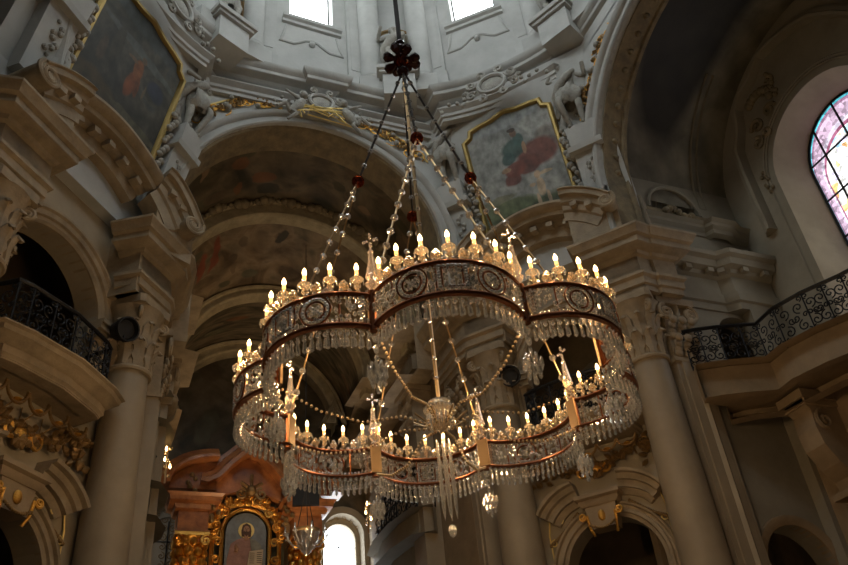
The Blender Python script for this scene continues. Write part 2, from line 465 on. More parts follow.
# ------------------------------------------------------------------ pier walls with gallery arch and door
SC = 1.93
def arch_hole(c, zb, zc, r, n=20):
    return [(c - r, zb)] + list(reversed(arc(c, zc, r, 0, 180, n))) + [(c + r, zb)]
for fm, who, idx in ((ident, 'right', 1), (leftpier, 'left', 2)):
    F = lambda u, d, z: fm(P(u, d, z))
    w = MB(); w.wall([(-.9, 0), (4.8, 0), (4.8, 15.6), (-.9, 15.6)], [arch_hole(SC, .02, 6.3, 1.1), arch_hole(SC, 9.6, 11.5, 1.3)], F, .45, 1.0)
    struct('wall_pier_%s' % who, w, 'plaster', 'pale plastered diagonal pier wall between two columns on the %s' % who, 0, 'wall')
    # passage and gallery behind
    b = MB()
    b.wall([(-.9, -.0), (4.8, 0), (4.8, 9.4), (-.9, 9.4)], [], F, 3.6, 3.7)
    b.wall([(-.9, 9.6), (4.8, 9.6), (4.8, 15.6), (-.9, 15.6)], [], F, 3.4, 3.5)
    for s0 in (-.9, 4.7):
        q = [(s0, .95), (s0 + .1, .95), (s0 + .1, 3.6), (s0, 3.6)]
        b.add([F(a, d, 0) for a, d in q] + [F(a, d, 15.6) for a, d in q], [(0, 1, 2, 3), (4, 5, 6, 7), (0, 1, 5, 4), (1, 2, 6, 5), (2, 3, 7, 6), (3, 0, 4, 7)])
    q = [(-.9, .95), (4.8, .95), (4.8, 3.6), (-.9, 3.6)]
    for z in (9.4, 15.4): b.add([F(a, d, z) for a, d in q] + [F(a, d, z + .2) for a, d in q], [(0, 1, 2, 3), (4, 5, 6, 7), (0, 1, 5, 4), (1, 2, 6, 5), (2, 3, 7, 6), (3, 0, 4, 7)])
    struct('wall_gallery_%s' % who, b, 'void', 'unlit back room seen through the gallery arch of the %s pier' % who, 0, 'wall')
    # archivolt of the gallery
    a = MB(); path = [P(SC + 1.3, .45, 10)] + [P(u, .45, z) for u, z in arc(SC, 11.5, 1.3, 0, 180, 28)] + [P(SC - 1.3, .45, 10)]
    a.sweep(path, -nn, [(0, -.3), (0, .04), (.06, .09), (.14, .09), (.16, .15), (.26, .17), (.3, .22), (.36, .22), (.38, 0)], side=-1)
    for sg in (-1, 1):
        for (zz, hh, pr) in ((11.37, .1, .34), (11.25, .12, .28), (11.11, .14, .2)):
            q = [P(SC + sg * 1.46 + k * .3, dd, zz) for k, dd in ((-1, .45 - pr), (1, .45 - pr), (1, .5), (-1, .5))]
            a.add(q + [p + Vector((0, 0, hh)) for p in q], [(0, 1, 2, 3), (4, 5, 6, 7), (0, 1, 5, 4), (1, 2, 6, 5), (2, 3, 7, 6), (3, 0, 4, 7)])
    a.map(fm)
    struct('trim_%d' % (2 + idx), a, 'moulding', 'moulded stone arch around the dark gallery opening of the %s pier' % who, 30, 'arch')
    # rib seen inside the gallery
    a = MB(); path = [P(SC + .3 + 1.1, 3.3, 9.7)] + [P(u, 3.3, z) for u, z in arc(SC + .3, 11.5, 1.1, 0, 180, 20)] + [P(SC + .3 - 1.1, 3.3, 9.7)]
    a.sweep(path, -nn, [(0, 0), (0, .12), (.25, .12), (.25, 0)], side=-1); a.map(fm)
    struct('trim_%d' % (4 + idx), a, 'dim', 'dim inner arch at the back of the %s gallery' % who, 30, 'arch')
    # curved pediment with scrolled ends
    pm = MB()
    prof = [(-.75, .0), (-.75, .3), (-.45, .34), (-.42, .44), (-.3, .5), (-.3, .72), (-.2, .76), (-.16, .86), (-.05, .95), (0.02, .95), (.06, .8), (.06, .0)]
    arcp = [P(SC + x, .2, 15.3 + .4 * (1 - (x / 1.45) ** 2)) for x in [-1.45 + 2.9 * i / 26 for i in range(27)]]
    pm.sweep(arcp, -nn, prof, side=1)
    for i in range(3, 26, 5):
        p = arcp[i]; d = (arcp[i + 1] - arcp[i - 1]).normalized(); up = (-nn).cross(d) * 1
        if up.z < 0: up = -up
        R3 = Matrix((d, nn, up)).transposed(); c = p - up * .48 - nn * .5
        pm.box(c, (.18, .22, .14), R3)
    pm.map(fm)
    pd = struct('trim_%d' % (6 + idx), pm, 'moulding', 'curved stone pediment with dentils above the %s pier gallery' % who, 30, 'pediment')
    # attic above entablature
    at = MB().add([P(s, d, z) for z in (14.1, 16.6) for s, d in ((-.75, .15), (4.6, .15), (4.6, .9), (-.75, .9))], [(0, 1, 2, 3), (4, 5, 6, 7), (0, 1, 5, 4), (1, 2, 6, 5), (2, 3, 7, 6), (3, 0, 4, 7)])
    at.map(fm); struct('wall_attic_%s' % who, at, 'plaster_cool', 'grey attic wall behind the curved pediment of the %s pier' % who, 0, 'wall')

# scrolled wings: a fluted band that slopes down and curls at its end
def wing(A, B, N, drop, fmap, num, label, r=.25):
    # A start (top), B end in plan, N the viewing normal: a moulded cornice that slopes down and rolls up at its end
    A, B, N = Vector(A), Vector(B), Vector(N).normalized(); L = (B - A).length; d = (B - A).normalized(); Z = Vector((0, 0, 1))
    N = (N - d * N.dot(d)).normalized()
    line = [(L * i / 14, -drop * (i / 14) ** 1.7) for i in range(15)]
    ex, ez = line[-1]
    sl = math.atan2(line[-1][1] - line[-2][1], line[-1][0] - line[-2][0])
    cx, cz = ex + r * math.sin(sl), ez - r * math.cos(sl)
    sp = spiral(cx, cz, r, .04, math.degrees(sl) + 90, -1.9, 48)
    pts = [A + d * u + Z * w for u, w in line + sp[1:]]
    mb = MB(); sd = 1 if N.cross(d).z > 0 else -1
    mb.sweep(pts[:15], N, [(-.85, -.5), (-.85, .02), (-.6, .04), (-.56, .1), (-.4, .12), (-.36, .2), (-.22, .24), (-.2, .36), (-.08, .38), (-.06, .44), (0, .4), (0, -.5)], side=sd)
    mb.sweep(pts[14:14 + 26], N, [(-.13, -.4), (-.13, .34), (-.07, .4), (0, .34), (0, -.4)], side=sd)
    mb.tube([p + N * .36 for p in pts[14:]], [.05 - .02 * i / 48 for i in range(len(pts) - 14)], 6)
    mb.lathe([(r * .72, -.3), (r * .72, .28), (r * .3, .3), (r * .25, .38)], A + d * cx + Z * cz, 16, Matrix((d, Z, N)).transposed())
    for k in (3, 7, 11):
        p = pts[k] - Z * .5 + N * .16; mb.box(p, (.17, .13, .2), Matrix((d, Z, N)).transposed())
    poly = line + [(ex, ez - 1.0), (0, ez - 1.0)]
    mb.prism(poly, A - N * .45, d, Z, N, .44)
    mb.map(fmap)
    return struct('trim_%d' % num, mb, 'moulding', label, 30, 'volute')
wing(P(2.95, -.55, 15.75), P(4.25, -.5, 15.75), -nn, .75, ident, 9, 'stone scroll curling down above the big right column')
wing(P(.5, -.6, 15.6), (8.0, 15.75, 15.6), (-.5, -.87, 0), 1.15, leftpier, 10, 'large stone scroll curling down above the left column beside the choir arch', .3)
wing(P(3.1, -.55, 15.4), P(4.3, -.5, 15.4), -nn, .6, leftpier, 11, 'stone scroll at the top left below the dark painting', .3)
wing(P(.6, -.6, 15.6), (8.1, 15.75, 15.6), (-.5, -.87, 0), .85, ident, 16, 'stone scroll behind the chandelier, left end of the right pediment')

# ------------------------------------------------------------------ arch walls of the crossing (choir, right transept, left transept)
ZC, RI = 15.6, 3.66
ZC2, RI2 = 15.6, 3.85
def arch_wall(name, F, label, ZC=15.6, RI=3.85):
    w = MB(); w.wall([(-5.4, 13.75), (-RI, 13.75)] + list(reversed(arc(0, ZC, RI, 0, 180, 40))) + [(RI, 13.75), (5.4, 13.75), (5.4, 20.6), (-5.4, 20.6)], [], F, 0, .7)
    return struct(name, w, 'plaster_cool', label, 0, 'wall')
Fch = lambda u, d, z: Vector((4.3 + u, 15.98 + d, z))
Ftr = lambda u, d, z: Vector((11.2 + d, 8.65 + u, z))
Flt = lambda u, d, z: Vector((-2.15 - d, 8.65 + u, z))
arch_wall('wall_choir_arch', Fch, 'pale wall around the great arch opening to the altar choir', ZC, RI)
arch_wall('wall_transept_arch', Ftr, 'pale wall around the great arch at the right opening to the transept')
arch_wall('wall_left_arch', Flt, 'pale wall around the great arch at the upper left edge')
num = 12
for F, N, zc_, ri_, lab in ((Fch, (0, -1, 0), ZC, RI, 'moulded grey archivolt over the altar choir'), (Ftr, (-1, 0, 0), ZC2, RI2, 'tall moulded grey archivolt on the right in front of the dark fresco'), (Flt, (1, 0, 0), ZC2, RI2, 'moulded archivolt at the upper left edge')):
    a = MB(); path = [F(ri_, 0, 13.75)] + [F(u, 0, z) for u, z in arc(0, zc_, ri_, 0, 180, 48)] + [F(-ri_, 0, 13.75)]
    sd = 1 if (Vector(N).cross(path[30] - path[29])).dot(path[30] - F(0, 0, zc_)) > 0 else -1
    a.sweep(path, N, [(0, -.08), (0, .06), (.04, .1), (.12, .1), (.14, .05), (.26, .05), (.28, .12), (.34, .18), (.4, .2), (.44, .14), (.46, 0)], side=sd)
    struct('trim_%d' % num, a, 'ring', lab, 30, 'arch'); num += 1

# ------------------------------------------------------------------ ring cornice under the dome
def ring_path(z, step_in=0.0):
    q = []
    pts = [(0, 6.2), (.76, 6.2), (.76, 6.4), (3.1, 6.4), (3.1, 5.82)] + [(6.6 * math.cos(math.radians(a)), 6.6 * math.sin(math.radians(a))) for a in (58, 54, 50, 45, 40, 36, 32)] + [(5.82, 3.1), (6.4, 3.1), (6.4, .76), (6.2, .76)]
    full = []
    for k in range(4):
        for (x, y) in pts:
            for _ in range(k): x, y = y, -x
            full.append(Vector((CX + x, CY + y, z)))
        # next quadrant continues clockwise
    return full
rp = ring_path(19.75)
prof = [(-.64, .0), (-.44, 0), (-.44, .12), (-.38, .15), (-.38, .27), (-.31, .32), (-.25, .38), (-.25, .43), (-.48, .46), (-.48, .7), (-.4, .74), (-.34, .82), (-.17, .88), (-.13, .92), (-.13, 1.04), (-.05, 1.1), (0, 1.19), (0, 1.26), (-.15, 1.3), (-.64, 1.34)]
r_ = MB(); r_.sweep(rp, (0, 0, 1), prof, closed=True, side=-1)
r_.lathe([(6.95, 21.05), (7.9, 21.05), (7.9, 20.9), (6.95, 20.9)], (CX, CY, 0), 64, caps=False)
struct('trim_15', r_, 'ring', 'broad grey cornice ring running round below the dome', 30, 'cornice')
# ------------------------------------------------------------------ drum with windows
RD = 7.25
W2 = 0.74
def drumF(k):
    a = math.radians(92.5 - 45 * k); N = Vector((math.cos(a), math.sin(a), 0)); T = Vector((math.sin(a), -math.cos(a), 0))
    return lambda u, d, z: Vector((CX, CY, 0)) + N * (RD - .2 + d) + T * u + Vector((0, 0, z)), N, T
wn = 1
names8 = ['wall_drum_north', 'wall_drum_northeast', 'wall_drum_east', 'wall_drum_southeast', 'wall_drum_south', 'wall_drum_southwest', 'wall_drum_west', 'wall_drum_northwest']
where = {0: 'above the choir arch', 1: 'above the right hand painting', 2: 'above the right transept arch', 3: 'behind the viewer right', 4: 'behind the viewer', 5: 'behind the viewer left', 6: 'above the left transept arch', 7: 'above the dark left hand painting'}
for k in range(8):
    F, N, T = drumF(k)
    w = MB(); hw = 1.95
    w.wall([(-hw, 20.9), (hw, 20.9), (hw, 31), (-hw, 31)], [[(-W2, 24.25), (W2, 24.25), (W2, 27.6)] + arc(0, 27.6, W2, 0, 180, 12)[1:-1] + [(-W2, 27.6)]], F, 0, .6)
    struct(names8[k], w, 'plaster_cool', 'pale flat bay of the dome drum %s' % where[k], 0, 'wall')
    wd = thing('window_%d' % wn, 'tall bright window of the dome drum %s' % where[k], 'window', F(0, .45, 24.25), None, 'structure'); wn += 1
    part('pane', MB().wall([(-W2, 24.25), (W2, 24.25), (W2, 27.6)] + arc(0, 27.6, W2, 0, 180, 12)[1:-1] + [(-W2, 27.6)], [], F, .5, .53), 'sky', wd, smooth=0)
    g = MB()
    g.box(F(W2 * .62, .47, 26.2), (.03, .03, 3.9)); g.box(F(W2 - .02, .4, 26.2), (.05, .05, 3.9)); g.box(F(-W2 + .02, .4, 26.2), (.05, .05, 3.9))
    part('glazing_bar', g, 'iron', wd, smooth=0)
    if k in (7, 0, 1, 2, 6):
        # sill, apron panel and flanking strips
        s_ = MB()
        sp = [(-1.0, 0, 24.0), (1.0, 0, 24.0)]
        s_.sweep([F(u, d, z) for u, d, z in sp], (0, 0, 1), [(-.05, -.12), (.1, -.1), (.12, 0), (.22, .04), (.24, .14), (-.05, .16)], side=-1 if (Vector((0, 0, 1)).cross(T)).dot(-N) < 0 else 1)
        part('sill', s_, 'plaster_cool', wd)
        ap = MB()
        out = [(-.85, 23.8), (-.95, 23.3), (-1.05, 22.95), (-.6, 22.95), (-.45, 23.05), (-.2, 23.25), (0, 23.3), (.2, 23.25), (.45, 23.05), (.6, 22.95), (1.05, 22.95), (.95, 23.3), (.85, 23.8)]
        ap.tube([F(u, -.02, z) for u, z in out], .05, 6)
        ap.ball(F(0, -.05, 23.1), .11, 8)
        part('apron_moulding', ap, 'plaster_cool', wd)
        st = MB()
        for sg in (-1, 1):
            for (u, w_, dd) in ((1.5, .62, .12),):
                c = F(sg * u, -dd / 2, 26); R3 = Matrix((T, N, Vector((0, 0, 1)))).transposed()
                st.box(c, (w_, dd, 10), R3); st.box(F(sg * u, -dd - .0, 21.5), (w_ + .12, .14, .9), R3); st.box(F(sg * u, -dd, 26.3), (w_ - .2, .04, 8), R3)
        struct('trim_%d' % (20 + k), st, 'plaster_cool', 'flat strips flanking the drum window %s' % where[k], 30, 'pilaster')
# between the window bays: engaged columns and back wall
for k in range(8):
    am = math.radians(92.5 - 45 * k - 22.5)
    b = MB(); pts = []
    for i in range(7):
        a = am + math.radians(-8.5 + 17 * i / 6); pts.append((CX + (RD + .25) * math.cos(a), CY + (RD + .25) * math.sin(a)))
    vs = [(x, y, z) for z in (20.9, 31) for x, y in pts] + [(CX + (x - CX) * 1.06, CY + (y - CY) * 1.06, z) for z in (20.9, 31) for x, y in pts]
    fs = [(i, i + 1, 7 + i + 1, 7 + i) for i in range(6)] + [(14 + i, 14 + i + 1, 21 + i + 1, 21 + i) for i in range(6)]
    b.add(vs, fs)
    nm = ['north_northeast', 'east_northeast', 'east_southeast', 'south_southeast', 'south_southwest', 'west_southwest', 'west_northwest', 'north_northwest'][k]
    struct('wall_drum_%s' % nm, b, 'plaster_cool', 'narrow curved drum wall behind a statue, %s bay' % nm.replace('_', ' '), 30, 'wall')
dome = MB(); dome.lathe([(RD + .6, 31), (RD + .3, 34), (RD - 1.5, 38), (RD - 4, 41), (.1, 42.5)], (CX, CY, 0), 48, caps=False)
struct('ceiling', dome, 'plaster_cool', 'pale dome far above the chandelier', 35, 'dome')
e = MB(); e.lathe([(RD + .8, 30.6), (RD - .4, 30.7), (RD - .6, 31.3), (RD + .8, 31.4)], (CX, CY, 0), 48, caps=False)
struct('trim_30', e, 'ring', 'upper cornice of the dome drum', 35, 'cornice')

for k in (7, 0, 1, 6):
    am = math.radians(92.5 - 45 * k - 22.5)
    for j, da in enumerate((6.6, -6.6)):
        a = am + math.radians(da); c = Vector((CX + (RD - .12) * math.cos(a), CY + (RD - .12) * math.sin(a), 20.95))
        lab = {7: 'upper left statue', 0: 'statue behind the chandelier rope', 1: 'top right statue', 6: 'far left statue'}[k]
        t = thing('drum_column', 'pale half column on the dome drum %s of the %s' % (('left', 'right')[j], lab), 'column', c, 'engaged columns of the dome drum')
        part('shaft', MB().lathe([(.36, .9), (.36, 9)], (0, 0, 0), 20), 'plaster_cool', t, True)
        part('base', MB().box((0, 0, .35), (.9, .9, .7), Matrix.Rotation(a, 3, 'Z')).lathe([(.46, .7), (.46, .8), (.4, .84), (.42, .9)], (0, 0, 0), 20), 'plaster_cool', t, True)

# ------------------------------------------------------------------ stone figures
def figure(name, label, loc, scale, rotz, pose, group, mat='statue', tilt=0.0):
    """one continuous carved body grown from a skeleton; robe hem, hair and wings are its children"""
    t = thing(name, label, 'statue', loc, group, rot=(tilt, 0, rotz))
    J = {'pelvis': (0, 0, 1.0), 'waist': (.02, 0, 1.15), 'chest': (.0, -.02, 1.38), 'neck': (0, -.02, 1.55), 'head': (0, -.05, 1.66), 'crown': (0, -.04, 1.78),
         'hipL': (.11, 0, .93), 'kneeL': (.16, -.14, .52), 'footL': (.13, .02, .08), 'toeL': (.14, -.13, .04),
         'hipR': (-.11, 0, .93), 'kneeR': (-.13, -.05, .5), 'footR': (-.13, .03, .08), 'toeR': (-.15, -.13, .04),
         'shL': (.2, 0, 1.45), 'elL': (.36, -.1, 1.25), 'haL': (.25, -.3, 1.2), 'shR': (-.2, 0, 1.45), 'elR': (-.4, -.05, 1.3), 'haR': (-.42, -.25, 1.45)}
    J.update(pose)
    order = list(J); E = [('pelvis', 'waist'), ('waist', 'chest'), ('chest', 'neck'), ('neck', 'head'), ('head', 'crown'), ('pelvis', 'hipL'), ('hipL', 'kneeL'), ('kneeL', 'footL'), ('footL', 'toeL'),
                          ('pelvis', 'hipR'), ('hipR', 'kneeR'), ('kneeR', 'footR'), ('footR', 'toeR'), ('chest', 'shL'), ('shL', 'elL'), ('elL', 'haL'), ('chest', 'shR'), ('shR', 'elR'), ('elR', 'haR')]
    Rd = {'pelvis': .16, 'waist': .135, 'chest': .165, 'neck': .06, 'head': .095, 'crown': .07, 'hipL': .12, 'hipR': .12, 'kneeL': .085, 'kneeR': .085, 'footL': .055, 'footR': .055, 'toeL': .04, 'toeR': .04,
          'shL': .08, 'shR': .08, 'elL': .055, 'elR': .055, 'haL': .045, 'haR': .045}
    me = bpy.data.meshes.new('body'); me.from_pydata([J[k] for k in order], [(order.index(a), order.index(b)) for a, b in E], [])
    me.materials.append(M[mat]); o = bpy.data.objects.new('body', me); COL.objects.link(o); o.parent = t
    sk = o.modifiers.new('skin', 'SKIN'); sk.use_smooth_shade = True
    b_ = bmesh.new(); b_.from_mesh(me); b_.verts.layers.skin.verify(); b_.to_mesh(me); b_.free()
    for i, k in enumerate(order):
        v = me.skin_vertices[0].data[i]; v.radius = (Rd[k], Rd[k] * .9); v.use_root = (k == 'pelvis')
    su = o.modifiers.new('sub', 'SUBSURF'); su.levels = 1; su.render_levels = 2
    # robe: wavy cloth from waist to shins
    rb = MB(); n = 28; prof = [(.165, 1.2), (.175, 1.08), (.19, .95), (.21, .8), (.22, .66), (.17, .58)]
    if pose.get('long', True):
        vs = []
        kx = J['kneeL'][0] + J['kneeR'][0]; ky = min(J['kneeL'][1], J['kneeR'][1])
        for i, (r, z) in enumerate(prof):
            for q in range(n):
                a = 2 * PI * q / n; rr = r * (1 + .2 * math.sin(a * 5 + i * .9) + .12 * math.sin(a * 8 - i))
                vs.append((rr * math.cos(a) * 1.05 + kx * .3 * i / 5, rr * math.sin(a) * .85 + ky * .45 * math.sin(PI * i / 6), z))
        fs = [(i * n + q, i * n + (q + 1) % n, (i + 1) * n + (q + 1) % n, (i + 1) * n + q) for i in range(len(prof) - 1) for q in range(n)]
        rb.add(vs, fs); part('robe', rb, mat, t, True, 60)
    sash = MB(); sh = Vector(J['shL']); pts = [sh + Vector((.02, -.1, .05)), (0.05, -.2, 1.3), (-.12, -.2, 1.12), (-.26, -.05, 1.0), (-.3, .12, .8), (-.38, .1, .55)]
    sash.tube([Vector(p) for p in pts], [.05, .08, .1, .1, .09, .05], 8); sash.tube([Vector(J['shR']) + Vector((-.02, .1, 0)), (-.3, .2, 1.1), (-.2, .22, .7), (-.34, .15, .3), (-.2, .1, .1)], [.06, .1, .12, .09, .05], 8); sash.tube([Vector(J['shL']) + Vector((.02, .12, 0)), (.32, .2, 1.05), (.24, .2, .6), (.36, .1, .35)], [.06, .09, .1, .05], 8); part('cloak', sash, mat, t, True, 60)
    hd = Vector(J['head']); hr = MB()
    for q in range(16):
        a = 2 * PI * q / 16; hr.ball(hd + Vector((math.cos(a) * .085, .035 + math.sin(a) * .06, .06 + .03 * math.sin(q * 2.3))), .045, 5)
    hr.ball(hd + Vector((0, .04, .09)), .09, 8); part('hair', hr, mat, t, True, 60)
    fc = MB(); fc.ball(hd + Vector((0, -.1, -.005)), .022, 5, (1, 1.2, 1.6))
    for sg in (-1, 1): fc.ball(hd + Vector((sg * .035, -.085, .02)), .016, 5)
    fc.ball(hd + Vector((0, -.09, -.045)), .02, 5, (1.4, .6, .5)); part('face', fc, mat, t, True, 60)
    t.scale = (scale,) * 3
    return t

# ------------------------------------------------------------------ pendentives, paintings, atlantes
def pend(s, z, off=0.0):
    # leaning surface of the pendentive
    k = (z - 15.4) / 4.3
    return P(s, .12 - 1.0 * k - off, z)
def quad_uv(mb, outline, F, cx, cz, w, h, off):
    k = len(mb.v); pts = [F(u, z, off) for u, z in outline]
    tri = tessellate_polygon([[Vector((a, b, 0)) for a, b in outline]])
    mb.add(pts, [tuple(t) for t in tri])
    for i, (u, z) in enumerate(outline): mb.uv[k + i] = ((u - cx) / w + .5, (z - cz) / h + .5)
M['paint_right'] = painted('oil painting saint in clouds', [(.16, .17, .15), (.27, .28, .26), (.40, .40, .36), (.30, .32, .33)],
    [(.5, .05, .7, .20, (.07, .09, .03)), (.25, .24, .34, .06, (.14, .17, .08)), (.2, .32, .2, .03, (.2, .2, .13)), (.45, .93, .5, .08, (.33, .36, .36)), (.85, .62, .14, .12, (.2, .18, .15)), (.72, .56, .22, .11, (.17, .05, .03)), (.60, .50, .14, .08, (.13, .04, .025)), (.46, .50, .11, .06, (.18, .05, .03)), (.41, .43, .09, .05, (.15, .045, .03)),
     (.50, .66, .13, .075, (.04, .085, .07)), (.42, .60, .08, .05, (.045, .09, .08)), (.57, .72, .06, .05, (.05, .1, .085)), (.53, .78, .04, .032, (.17, .09, .05)), (.52, .81, .045, .02, (.05, .03, .02)), (.61, .64, .022, .05, (.34, .2, .11)), (.37, .52, .05, .02, (.32, .2, .12)),
     (.66, .30, .045, .07, (.50, .38, .25)), (.65, .395, .035, .03, (.48, .34, .22)), (.74, .39, .075, .014, (.5, .38, .25)), (.61, .21, .02, .055, (.46, .33, .21)), (.71, .20, .02, .06, (.46, .33, .21)), (.58, .33, .03, .014, (.46, .33, .21))], 2.0, 5, .022)
M['paint_left'] = painted('dark oil painting of a preaching saint', [(.012, .014, .012), (.04, .038, .028), (.075, .07, .05), (.04, .05, .05)],
    [(.5, .93, .6, .10, (.055, .065, .06)), (.55, .72, .5, .03, (.09, .10, .085)), (.56, .60, .055, .08, (.22, .075, .02)), (.53, .47, .05, .09, (.19, .055, .015)), (.6, .5, .03, .08, (.16, .05, .015)), (.58, .70, .03, .026, (.12, .075, .04)), (.48, .64, .06, .012, (.14, .09, .05)),
     (.68, .52, .012, .06, (.11, .08, .045)), (.78, .6, .1, .06, (.025, .03, .05)), (.25, .25, .25, .1, (.06, .045, .02)), (.7, .28, .3, .03, (.09, .085, .05)), (.3, .62, .05, .15, (.05, .045, .03)), (.2, .5, .04, .1, (.07, .055, .035))], 3.2, 8, .025)
for fm, who, mt, lab in ((ident, 'right', 'paint_right', 'gilt framed painting of a robed saint and a cherub in clouds, right of the chandelier'), (leftpier, 'left', 'paint_left', 'dark gilt framed painting of a figure in red at the upper left')):
    w = MB(); q = [(-.85, 15.2), (4.7, 15.2), (4.75, 20.4), (-.95, 20.4)]
    w.add([pend(s, z) for s, z in q] + [pend(s, z, -.5) for s, z in q], [(0, 1, 2, 3), (4, 5, 6, 7), (0, 1, 5, 4), (1, 2, 6, 5), (2, 3, 7, 6), (3, 0, 4, 7)]).map(fm)
    struct('wall_pendentive_%s' % who, w, 'plaster_cool', 'grey leaning wall behind the framed painting on the %s' % who, 0, 'wall')
    out = [(.5, 15.5), (3.3, 15.5), (3.3, 18.95), (3.1, 19.05), (3.05, 19.25), (2.75, 19.3), (2.35, 19.32), (1.93, 19.42), (1.5, 19.32), (1.1, 19.3), (.78, 19.25), (.72, 19.05), (.5, 18.95)]
    t = thing('painting', lab, 'painting', fm(pend(1.93, 15.5)), 'framed paintings below the dome cornice')
    cv = MB(); quad_uv(cv, out, pend, 1.93, 17.45, 2.9, 4.0, .12)
    if who == 'left': cv.uv = {k: (1 - a, b) for k, (a, b) in cv.uv.items()}
    part('canvas', cv.map(fm), mt, t, smooth=0)
    fr = MB(); Nn = (pend(1, 16) - pend(0, 16)).cross(pend(0, 17) - pend(0, 16)).normalized()
    if Nn.dot(-nn) < 0: Nn = -Nn
    pp = [pend(s, z, .05) for s, z in out]
    fr.sweep(pp, Nn, [(-.07, 0), (-.07, .1), (-.02, .16), (.05, .16), (.09, .08), (.09, 0)], closed=True, side=1)
    part('gilt_frame', fr.map(fm), 'old_gold', t)
    # slanting pedestal strips beside the painting with relief ornament
    for sg, s0, s1, pl in ((0, -.12, -.28, 'left'), (1, 3.92, 4.0, 'right')):
        side = {('right', 0): 'left', ('right', 1): 'right', ('left', 0): 'right', ('left', 1): 'left'}[(who, sg)]
        t = thing('pedestal', 'slanting stone pedestal %s of the %s' % (side, 'bright saint painting' if who == 'right' else 'dark painting of the red figure'), 'pedestal', fm(pend(s0, 15.5)), 'slanting pedestals beside the paintings')
        def strip(z0, z1, w0, w1, o0, o1):
            m = MB(); f = lambda z: s0 + (s1 - s0) * (z - 15.4) / 4
            v = [pend(f(z) + k * w, z, o) for o in (o0, o1) for z, w, k in ((z0, w0, -1), (z0, w0, 1), (z1, w1, 1), (z1, w1, -1))]
            return m.add(v, [(0, 1, 2, 3), (4, 5, 6, 7), (0, 1, 5, 4), (1, 2, 6, 5), (2, 3, 7, 6), (3, 0, 4, 7)])
        part('lower_block', strip(15.1, 16.95, .36, .38, 0, .34).map(fm), 'plaster_cool', t, smooth=0)
        part('ledge', strip(16.92, 17.08, .48, .48, 0, .52).map(fm), 'ring', t, smooth=0)
        part('upper_block', strip(17.08, 17.7, .38, .42, 0, .46).map(fm), 'plaster_cool', t, smooth=0)
        rel = MB()
        for j in range(9):
            z = 15.75 + j * .11; rel.ball(pend(s0 + .09 * math.sin(j * 1.7), z, .36), .075 if j not in (0, 8) else .05, 5)
        part('relief', rel.map(fm), 'statue', t)
        # figure
        c = fm(pend(s0, 17.65, .34)); dv = fm(P(0, -1, 0)) - fm(P(0, 0, 0)); facing = math.atan2(dv.y, dv.x) + PI / 2
        po = {'elL': (.38, -.1, 1.42), 'haL': (.2, -.1, 1.72), 'elR': (-.42, -.12, 1.25), 'haR': (-.3, -.32, 1.05), 'kneeL': (.18, -.3, .6), 'head': (.04, -.09, 1.66), 'crown': (.07, -.1, 1.78)} if sg == 0 else \
             {'elR': (-.38, -.1, 1.45), 'haR': (-.18, -.1, 1.74), 'elL': (.42, -.12, 1.2), 'haL': (.46, -.3, 1.42), 'kneeR': (-.2, -.32, .62), 'head': (-.05, -.09, 1.66), 'crown': (-.08, -.1, 1.78)}
        g = figure('stone_figure', 'carved stucco figure on the %s pedestal beside the %s' % (side, 'bright saint painting' if who == 'right' else 'dark painting of the red figure'), c, 1.42, facing, po, 'carved figures holding up the cornice')
        wg = MB()
        for sg2 in (-1, 1):
            for j in range(4):
                a = 1.0 + j * .3; wg.tube([(sg2 * .12, .12, 1.4), (sg2 * (.2 + .1 * j), .2, 1.5 + .05 * j), (sg2 * (.34 + .06 * j), .2, 1.62 - .16 * j)], [.05, .07, .03], 6)
        part('wing', wg, 'statue', g, True, 60)
        # fruit and drapery swag hanging down from each figure
        sw = MB()
        for j in range(14):
            z = 17.9 - j * .14; sw.ball(pend(s0 + (.5 if sg == 0 else -.5) + .07 * math.sin(j * 2.1), z, .22), random.uniform(.07, .12), 6)
        single('garland', sw.map(fm), 'statue', 'carved garland hanging between the %s stone figure and the %s' % (side, 'bright saint painting' if who == 'right' else 'dark painting'), 'garland', 'carved garlands beside the paintings')

# cartouches on the frieze
def cartouche(c, T, N, label, s=1.0, gold=False):
    Z = Vector((0, 0, 1)); c = Vector(c); T = Vector(T); N = Vector(N)
    t = thing('cartouche', label, 'ornament', c - Z * .6 * s, 'carved cartouches on the dome cornice')
    oval = [(.42 * s * math.cos(a), .34 * s * math.sin(a)) for a in [2 * PI * i / 24 for i in range(24)]]
    R3 = Matrix((T, N, Z)).transposed()
    part('shield', MB().ball(c, .36 * s, 12, (1.1, .3, .85), R3), 'statue', t)
    part('border', MB().tube([c + T * a + Z * b + N * .08 for a, b in oval], .065 * s, 6, closed=True), 'ring', t)
    sc = MB()
    for sg in (-1, 1):
        for (x, z, r, a, tn) in ((.62, .18, .2, 180, 1.4), (.66, -.25, .17, 150, -1.3), (.34, -.52, .15, 90, 1.2), (.3, .46, .15, 250, -1.2)):
            sc.tube([c + T * sg * u * s + Z * w * s + N * .1 for u, w in spiral(x, z, r, .03, a, tn, 18)], .05 * s, 5)
        for j in range(8):
            sc.ball(c + T * sg * s * (.75 + .09 * j * (j % 2 + .4)) + Z * s * (-.1 - .06 * j + .1 * (j % 3)) + N * .08, .07 * s, 5)
    part('scrollwork', sc, 'statue', t)
    return t
ca = math.radians(45); Nin = Vector((-math.cos(ca), -math.sin(ca), 0)); Tr = Vector((math.cos(ca), -math.sin(ca), 0))
cartouche(Vector((CX, CY, 19.95)) - Nin * 6.35, Tr, Nin, 'carved cartouche on the cornice above the bright saint painting')
Nin2 = Vector((math.cos(ca), -math.sin(ca), 0)); Tr2 = Vector((math.cos(ca), math.sin(ca), 0))
